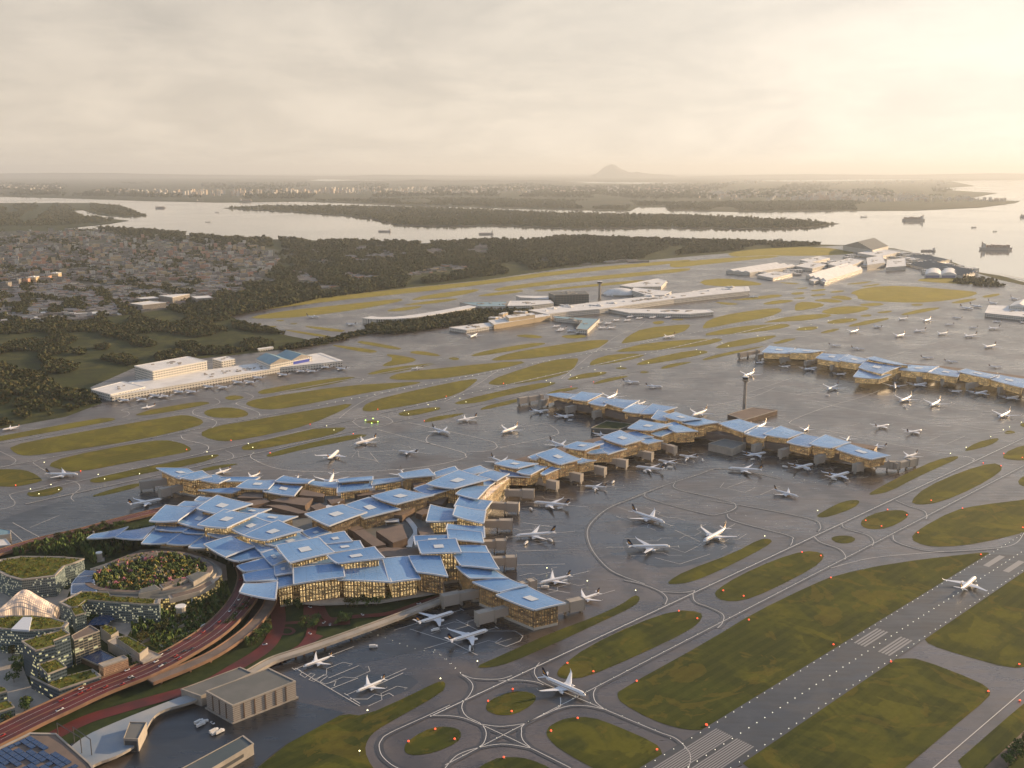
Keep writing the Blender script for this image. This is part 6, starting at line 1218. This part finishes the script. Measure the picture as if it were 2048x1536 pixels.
# ---------------------------------------------------------------- town buildings
ZR = [(-30,464),(180,460),(300,470),(520,492),(560,520),(520,560),(430,600),(250,628),(120,645),(-30,652)]
def tb(mb, x_, y_, w_, d_, h_, rz): mb.box((x_, y_, h_/2), (w_, d_, h_), rz, 0, 1)
pts = [p for p in px_scatter(ZR, 2700)]
pts.sort(key=lambda p: -p[1]); k_ = 0; stuffB = MB()
RZT = math.radians(-62)
kinds = ['town_block', 'white_block', 'salmon_block', 'cream_block', 'town_block', 'town_block']
roofs = ['town_roof', 'white_roof', 'town_roof', 'white_roof', 'town_roof', 'town_roof']
protoH = {}
def town_proto(i):
    mb = MB(); nm = 'town_building'; o = bpy.data.objects.new(nm, None); COL.objects.link(o); o['category'] = 'building'
    mb.box((0, 0, .5), (1, 1, 1)); f = mb.f[:]; mb2 = MB(); mb2.prism([(-.5,-.5),(.5,-.5),(.5,.5),(-.5,.5)], 0, 1, 0, 0, top=False); mb2.uv = [(a*30, b*10) for a, b in mb2.uv]
    mb2.build('wall', M(kinds[i]), o, org=(0, 0, 0)); mb3 = MB(); mb3.prism([(-.52,-.52),(.52,-.52),(.52,.52),(-.52,.52)], .97, 1.04, 0, 0); mb3.box((.2, .1, 1.1), (.25, .2, .16)); mb3.build('roof', M(roofs[i]), o, org=(0, 0, 0)); return o
TPROT = [town_proto(i) for i in range(6)]; tf = [1]*6
LBT = ['plain tan low building with dull roof in the left suburbs', 'pale building with white roof in the left suburbs', 'salmon coloured building in the left suburbs', 'cream building with white roof in the left suburbs', 'plain tan low building with dull roof in the left suburbs', 'plain tan low building with dull roof in the left suburbs']
def puttown(i, loc, rz, sc_, lab=None, grp=None):
    lab = lab or LBT[i]; grp = grp or {0: 'tan buildings of the suburbs', 1: 'pale buildings of the suburbs', 2: 'salmon buildings of the suburbs', 3: 'cream buildings of the suburbs', 4: 'tan buildings of the suburbs', 5: 'tan buildings of the suburbs'}[i]
    if tf[i]: tf[i] = 0; o = TPROT[i]; o['label'] = lab; o['group'] = grp
    else: o = copytree(TPROT[i], loc, rz, 1, lab, grp)
    o.location = loc; o.rotation_euler = (0, 0, rz); o.scale = sc_
big = [((12,574),0),((34,570),0),((52,568),2),((68,566),3),((93,563),2),((113,558),3)]
RZS = math.atan2(W(0, 590)[1]-W(170, 540)[1], W(0, 590)[0]-W(170, 540)[0])
for (p, i) in big: puttown(i, W(*p, 0), RZS, (52, 42, 34 if p[0] > 20 else 26), {0: 'grey tan slab block, on the left end of the row by the pink avenue', 2: 'salmon slab block in the row by the pink avenue', 3: 'cream slab block in the row by the pink avenue'}[i], 'slab blocks by the pink avenue')
for p in px_scatter([(1640,537),(1700,512),(1780,500),(1870,515),(1960,546),(1915,556),(1780,542),(1740,536)], 60):
    q = W(*p, 0); puttown(1, q, RZT+random.choice((0, 1.57)), (random.uniform(40, 90), random.uniform(25, 50), random.uniform(9, 22)), 'small pale workshop packed among the hangars by the water', 'pale workshops of the hangar estate')
for p in px_scatter([(1500,548),(1560,532),(1640,520),(1690,524),(1620,545),(1560,558)], 22):
    q = W(*p, 0); puttown(1, q, RZT+random.choice((0, 1.57)), (random.uniform(35, 80), random.uniform(20, 40), random.uniform(9, 16)), 'small pale workshop between the white saw tooth hangars', 'pale workshops between the saw tooth hangars')
for p in px_scatter([(1085,626),(1200,610),(1390,592),(1480,580),(1480,588),(1300,606),(1180,624),(1090,634)], 46):
    q = W(*p, 0); puttown(1, (q[0], q[1], 0), -.55, (random.uniform(22, 60), random.uniform(12, 24), random.uniform(9, 26)), 'small pale block attached along the older far terminal', 'pale blocks along the older far terminal')
for p in px_scatter([(980,640),(1100,622),(1110,632),(1000,652)], 14):
    q = W(*p, 0); puttown(3, (q[0], q[1], 0), -.55, (random.uniform(18, 40), random.uniform(14, 24), random.uniform(12, 26)), 'small cream bay by the pale yellow terminal block', 'cream bays by the yellow terminal block')
for k, (x_, y_) in enumerate(pts):
    q = W(x_, y_, 0); low_ = y_ > 565
    if low_: w_, d_, h_ = random.uniform(20, 80), random.uniform(12, 26), random.uniform(5, 9)
    else: w_, d_, h_ = random.uniform(20, 55), random.uniform(14, 28), random.choice((8, 10, 12, 16, 26))
    rz = RZT+random.choice((0, 1.57))+random.uniform(-.08, .08)
    if k < 150: puttown(random.choices(range(6), (4, 1.2, .8, .8, 2, 2))[0], (q[0], q[1], 0), rz, (w_, d_, h_))
    else: stuffB.box((q[0], q[1], h_/2), (w_, d_, h_), rz, random.choice((0, 0, 0, 2, 3, 4)), 1)
for p in px_scatter([(0,465),(200,462),(560,498),(540,520),(200,520),(0,560)], 60):
    q = W(*p, 0); stuffB.box((q[0], q[1], 22), (random.uniform(22, 40), 22, 44), RZT, random.choice((0, 2, 3, 4)), 1)
for p in px_scatter([(430,600),(560,560),(640,520),(880,500),(1000,512),(1020,525),(880,545),(700,570),(560,590)], 520):
    q = W(*p, 0); stuffB.box((q[0], q[1], 4.5), (random.uniform(25, 85), random.uniform(18, 45), 9), RZT+random.uniform(-.2, .2), random.choice((0, 0, 2, 3)), 1)
for p in px_scatter([(560,500),(1000,484),(1000,500),(880,515),(700,515)], 160)+px_scatter([(1020,512),(1220,518),(1290,524),(1150,530)], 30)+px_scatter([(600,545),(700,520),(820,520),(600,575)], 80):
    q = W(*p, 0); stuffB.box((q[0], q[1], 5), (random.uniform(40, 110), random.uniform(25, 60), 10), .3, 0, 1)
o = stuffB.build('suburb_buildings', [M('town_block'), M('town_roof'), M('salmon_block'), M('cream_block'), M('white_block')], kind='stuff', label='mass of small grey roofed houses filling the suburbs behind', category='buildings')
sheet('avenue', [[(-60,608),(0,588),(60,576),(130,560),(175,542),(195,536),(190,542),(150,562),(80,582),(0,596),(-60,616)]], .7, 'road_deck')
sheet('town_ground', [[(560,505),(1000,484),(1010,500),(880,520),(700,520),(600,540)],[(1020,514),(1200,512),(1300,522),(1200,533),(1040,526)]], .3, 'town_ground')
mat('far_white', (.52, .48, .42), .7); mat('far_tan', (.5, .4, .3), .8)
fb = MB()
def farc(poly, n, h0, h1, w0=30, w1=80):
    for x_, y_ in px_scatter(poly, n): q = W(x_, y_, 0); h_ = random.uniform(h0, h1); fb.box((q[0], q[1], h_/2), (random.uniform(w0, w1), random.uniform(w0, w1), h_), random.uniform(-.5, .5), 0 if random.random() < .6 else 1)
farc([(290,391),(380,392),(470,393),(700,387),(720,380),(560,383),(380,386),(300,387)], 150, 60, 130); farc([(560,388),(1000,389),(1000,376),(720,376)], 200, 30, 80); farc([(1000,386),(1400,390),(1500,384),(1350,372),(1000,374)], 220, 30, 70)
farc([(1380,398),(1560,402),(1800,404),(2020,403),(1930,398),(1860,393),(1720,382),(1600,382),(1400,384)], 420, 25, 80); farc([(1610,402),(1710,402),(1700,386),(1640,388)], 130, 50, 120); farc([(0,378),(120,385),(120,374),(0,370)], 60, 30, 80); farc([(180,386),(320,386),(320,381),(200,381)], 30, 40, 80); farc([(1440,368),(1900,368),(1900,362),(1440,362)], 60, 40, 120, 60, 160)
fb.build('far_city', [M('far_white'), M('far_tan')], kind='stuff', label='pale specks of a far city strung along the other bank', category='city')
# hills and mountain
def ridge(name, pts, base_py, depth, mt, lab=None):
    """terrain ridge: silhouette points (px, py) above its base line, given real depth"""
    mb = MB(); Y0 = W(1024, base_py, 0)[1]; N = len(pts); rows_ = []
    fr = [math.sin(math.pi*i/10) for i in range(11)]
    prof = []
    for i in range(len(pts)-1):
        for k in range(6):
            t = k/6; px = pts[i][0]*(1-t)+pts[i+1][0]*t; py = pts[i][1]*(1-t)+pts[i+1][1]*t; prof.append((px, py))
    prof.append(pts[-1])
    for j, f in enumerate(fr):
        r = []
        for px, py in prof:
            Y = Y0+depth*(j/10); sc_ = (Y0+depth*.5)/CP
            X = (px-1024)/F*(Y0+depth*.5)/CP
            h_ = H-(py-HZ)/F*(Y0+depth*.5); h_ = max(h_, 0)*f*(1+.12*mn.noise(Vector((X/900, Y/900, 0))))
            r.append((X, Y, h_-1))
        rows_.append(r)
    for j in range(10):
        for i in range(len(prof)-1): mb.face([rows_[j][i], rows_[j][i+1], rows_[j+1][i+1], rows_[j+1][i]])
    return mb.build(name, M(mt), kind='structure')
ridge('mountain', [(1180,349),(1190,344),(1200,336),(1208,331),(1215,329),(1222,331),(1232,338),(1245,344),(1256,344.5),(1263,343),(1275,346),(1300,348),(1330,350)], 355, 9000, 'mountain')
ridge('hills', [(560,364),(600,361),(660,362),(720,360),(800,361),(850,358),(900,361),(960,359),(1010,361),(1070,359),(1120,362),(1170,364)], 366, 5000, 'mountain')
ridge('hills', [(-400,352),(-100,349),(100,346),(230,345),(300,347),(500,350),(700,352),(760,349),(860,350),(1000,352)], 356, 14000, 'mountain')
ridge('hills', [(1380,352),(1500,349),(1600,348),(1760,350),(1850,348),(1950,346),(2050,347),(2400,344),(2800,346)], 356, 14000, 'mountain')
# ---------------------------------------------------------------- ships
mat('hull', (.5, .45, .4), .6); mat('ship_white', (.7, .66, .6), .6); mat('container', (.42, .32, .26), .6)
def ship(px, L_px, rz, lab, kind, nm='cargo_ship'):
    o = Vector(W(*px, 0)); dist = math.hypot(o.y, H); Ls = L_px*dist/F*1.0; w_ = Ls*.16; hh = Ls*.075
    t_ = thing(nm, (o.x, o.y, -2), lab, 'ship'); t_.rotation_euler = (0, 0, rz); O = (0, 0, 0)
    out = [(-.5,-.5),(-.45,-.5),(.36,-.5),(.46,-.28),(.5,0),(.46,.28),(.36,.5),(-.45,.5),(-.5,.5)]
    mb = MB(); mb.loft([[(a*Ls*.95, b*w_*.8, -1) for a, b in out], [(a*Ls, b*w_, hh) for a, b in out]]); mb.build('hull', M('hull'), t_, org=O)
    mb = MB(); mb.box((-Ls*.38, 0, hh+Ls*.05), (Ls*.09, w_*.8, Ls*.1)); mb.box((-Ls*.38, 0, hh+Ls*.115), (Ls*.05, w_*1.05, Ls*.03)); mb.build('superstructure', M('ship_white'), t_, org=O)
    mb = MB(); mb.box((-Ls*.43, 0, hh+Ls*.1), (Ls*.03, w_*.25, Ls*.16)); mb.build('funnel', M('container'), t_, org=O)
    if kind == 'c':
        mb = MB()
        for k in range(9):
            h2 = Ls*random.uniform(.06, .1); mb.box((-Ls*.27+k*Ls*.078, 0, hh+h2/2), (Ls*.066, w_*.92, h2))
        mb.build('container_stack', M('container'), t_, org=O)
    elif kind == 't':
        mb = MB()
        for k in (-.1, .1, .3): mb.tube((Ls*k, 0, hh), (Ls*k, 0, hh+Ls*.09), Ls*.008, n=5)
        mb.box((Ls*.1, 0, hh+Ls*.012), (Ls*.7, w_*.12, Ls*.02)); mb.build('deck_gear', M('container'), t_, org=O)
    else:
        for k in (.0, .25):
            mb = MB(); mb.tube((Ls*k, 0, hh), (Ls*k, 0, hh+Ls*.3), Ls*.012, n=5); mb.tube((Ls*k, 0, hh+Ls*.1), (Ls*(k+.2), 0, hh+Ls*.25), Ls*.008, n=4); mb.build('crane', M('container'), t_, org=O)
for p, L_, rz, lab, kd in [((1992,499),62,-.15,'dark container ship on the bright water at the right edge','c'),((1826,441),46,3.2,'barge like container ship in mid river, upper of the big ones','c'),((1856,502),30,3.2,'low tanker off the hangar estate','t'),((2052,434),26,.2,'ship cut by the right edge','c'),
 ((1948,455),12,.3,'small boat left of the two small boats on the bright water','k'),((1990,463),10,.3,'small boat right of the two small boats on the bright water','k'),((1728,434),14,0,'small ship with two masts below the far city','k'),((321,416),20,.2,'grey ship moored near the far left bank','c'),
 ((416,444),10,.1,'small fishing boat on the wide left reach','k'),((434,425),8,.1,'tiny boat by the tip of the river island','k'),((769,463),26,3.1,'low barge left of centre on the river','t'),((972,468),30,3.3,'long low freighter at the centre of the river','t'),
 ((492,403),26,0,'white ferry at the far quay left of centre','c'),((400,402),14,0,'small white vessel beside the far bank','k'),((850,424),8,0,'tiny boat in the far channel','k')]: ship(p, L_, rz, lab, kd)
road('seawall', [(1955,544),(2000,549),(2060,560),(2140,578)], 14, 1.5, 'concrete')

# ---------------------------------------------------------------- airfield lamps
def lamp_proto(nm, cat, m, r, hp):
    t_ = bpy.data.objects.new(nm, None); COL.objects.link(t_); t_['category'] = cat
    if hp: mb = MB(); mb.tube((0, 0, 0), (0, 0, hp), .3, .2, 5); mb.build('pole', M('dark_metal'), t_, org=(0, 0, 0))
    else: mb = MB(); mb.tube((0, 0, 0), (0, 0, .3), r*1.2, r, 8); mb.build('base', M('dark_metal'), t_, org=(0, 0, 0))
    mb = MB(); mb.loft([[(math.cos(6.2832*k/10)*r*math.cos(a), math.sin(6.2832*k/10)*r*math.cos(a), hp+.3+r*(1+math.sin(a))*.8) for k in range(10)] for a in (-1.4, -.7, 0, .7, 1.4)]); mb.build('bulb', M(m), t_, org=(0, 0, 0))
    return t_
def lamps(nm, cat, m, r, hp, pts, lab, grp):
    P0 = lamp_proto(nm, cat, m, r, hp); f_ = 1
    for q in pts:
        s = 1.
        if f_: f_ = 0; P0.location = q; P0['label'] = lab; P0['group'] = grp
        else: copytree(P0, q, 0, s, lab, grp)
def Z(l, x0, y0, s): return [(x0+a/s, y0+b/s) for a, b in l]
red = Z([(1005,612),(1195,673),(1820,230),(1955,285),(1512,743),(2025,1065),(605,803),(425,890),(597,965),(1080,1015),(885,1108),(1660,1245),(540,1302),(38,1095),(180,1168)], 860, 1160, 3.657)+[(817,1484)]+Z([(35,1292),(765,832),(280,690),(750,448),(585,302),(693,322),(133,522),(250,553),(1610,315),(1250,190),(1505,50),(1850,160),(1075,58),(1185,88),(950,120),(1040,152),(1325,5),(1830,945),(1652,1100),(1833,1153),(1095,930)], 1400, 1000, 2.866)+Z([(1750,1415),(1880,1435),(1900,1345),(2035,1375)], 1488, 540, 3.657)+Z([(115,1212),(590,1108),(1365,950),(1690,883),(1975,975)], 0, 640, 3.657)+Z([(148,975),(755,835),(935,655),(440,765),(1855,465),(1435,560),(1275,740)], 500, 640, 3.657)+Z([(25,467),(685,455),(520,490)], 1000, 640, 3.657)
lamps('red_marker_light', 'marker light', 'red_lamp', 1.15, 0, [W(a, b, .8) for a, b in red], 'glowing red marker light at the rim of an airfield grass plot', 'red marker lights on the airfield grass')
yel = Z([(325,1060),(225,1257),(375,1225),(432,1262),(287,1293),(720,1150),(767,1183),(1022,1145),(1515,983),(1553,1013),(1818,922),(1850,950)], 0, 640, 3.657)+Z([(22,950),(562,792),(615,822),(1130,680),(1160,703),(1303,635),(1357,663),(1535,588),(1580,615),(2,0)], 500, 640, 3.657)[:-1]+Z([(515,417),(562,436),(695,378),(738,400),(338,457),(370,473),(1045,303),(1085,325),(1437,228),(1465,247),(1623,180),(1670,200),(1885,127),(1933,148),(883,353)], 1000, 640, 3.657)+Z([(1503,103),(347,625),(77,753),(1150,33)], 860, 1160, 3.657)+Z([(1803,1237),(1508,1360),(1895,1187),(1940,1165),(2027,1130),(1623,1315)], 1488, 540, 3.657)+Z([(370,225),(673,78)], 1400, 1000, 2.866)+Z([(1370,1103),(1305,1437)], 400, 1160, 4.086)+Z([(1205,1010)], 780, 880, 3.84)+Z([(740,360),(790,372),(615,378),(655,402),(490,410),(405,430),(450,443),(535,430)], 1488, 540, 3.657)
lamps('apron_lamp', 'lamp', 'yellow_lamp', .8, 5, [W(a, b, .8) for a, b in yel], 'pale yellow lamp on a short pole at the end of a grass strip', 'pale yellow lamps on the grass strips')
lamps('apron_lamp', 'lamp', 'green_lamp', 1.5, 1, [W(a, b, .8) for a, b in Z([(845,740),(900,727),(935,750),(890,762)], 500, 640, 3.657)], 'lime green lamp on the tiny oval plot inside the small taxi roundabout', 'lime green lamps on the tiny oval plot')
rl = []
for i in range(-8, 58):
    for b_ in (-hw-2, hw+2): rl.append(RP(i*15.5, b_, .95))
lamps('runway_edge_light', 'runway light', 'white_lamp', .45, 0, rl, 'small white light along the two edges of the lit runway', 'runway edge lights')
lamps('runway_centre_light', 'runway light', 'white_lamp', .52, 0, [RP(i*15.5, 0, .95) for i in range(-8, 58)], 'bright white light in the centre line of the lit runway', 'runway centre line lights')
tx = []
def dots(l, sp, sm=True):
    L = smooth_line(WL(l, 1.0), 10) if sm else [Vector(q) for q in WL(l, 1.)]; acc = 0
    for i in range(len(L)-1):
        d_ = (L[i+1]-L[i]).length; t = sp-acc
        while t < d_: q = L[i].lerp(L[i+1], t/d_); tx.append((q.x, q.y, 1.1)); t += sp
        acc = (acc+d_) % sp if d_+acc >= sp else acc+d_
dots([(860,1433),(2060,870)], 24, False); dots([(890,1530),(2060,925)], 24, False); dots([(860,1292),(923,1349)], 14)
dots([(700,1250),(775,1278),(830,1298),(880,1310),(924,1349)], 13); dots([(1291,978),(1560,1050),(1620,1063)], 20); dots([(1185,1045),(1219,1015),(1260,998),(1328,971),(1396,949),(1427,938)], 20)
dots([(1195,990),(1240,975),(1330,935),(1380,926),(1430,920),(1475,920)], 26); dots([(1525,940),(1640,968),(1700,975)], 24); dots([(1092,1368),(1199,1414),(1311,1461),(1377,1502)], 22); dots([(-50,944),(1720,601)], 26, False); dots([(60,984),(1560,647)], 34, False)
tx = [q for q in tx if q[1] < 4200]
near = sorted(tx, key=lambda q: q[1])
lamps('taxiway_light', 'taxiway light', 'white_lamp', .3, 0, near[:290], 'tiny white light set in a taxiway centre line', 'taxiway lights')
mb = MB()
for q in near[290:]: mb.loft([[(q[0]+math.cos(6.2832*k/6)*.7*c_, q[1]+math.sin(6.2832*k/6)*.7*c_, q[2]+z_) for k in range(6)] for c_, z_ in ((1, 0), (.8, .6), (.2, .9))])
if near[290:]: mb.build('taxiway_lights', M('white_lamp'), kind='stuff', label='far run of tiny white taxiway lights', category='taxiway lights')

# ---------------------------------------------------------------- air
hb = MB(); hb.box((0, 108000-10000, 650-5), (640000, 240000, 1300)); me_o = hb.build('haze', [])
m = bpy.data.materials.new('haze'); m.use_nodes = True; t = NT(m.node_tree); t.n.remove(t.n['Principled BSDF'])
vol = t.new('ShaderNodeVolumePrincipled'); vol.inputs['Color'].default_value = (.86, .92, .97, 1); vol.inputs['Density'].default_value = 1.9e-5; vol.inputs['Anisotropy'].default_value = .25
t.l.new(vol.outputs[0], t.n['Material Output'].inputs['Volume']); me_o.data.materials.append(m); me_o['kind'] = 'stuff'
me_o['label'] = 'pale warm haze over the whole airfield and river'; me_o['category'] = 'haze'
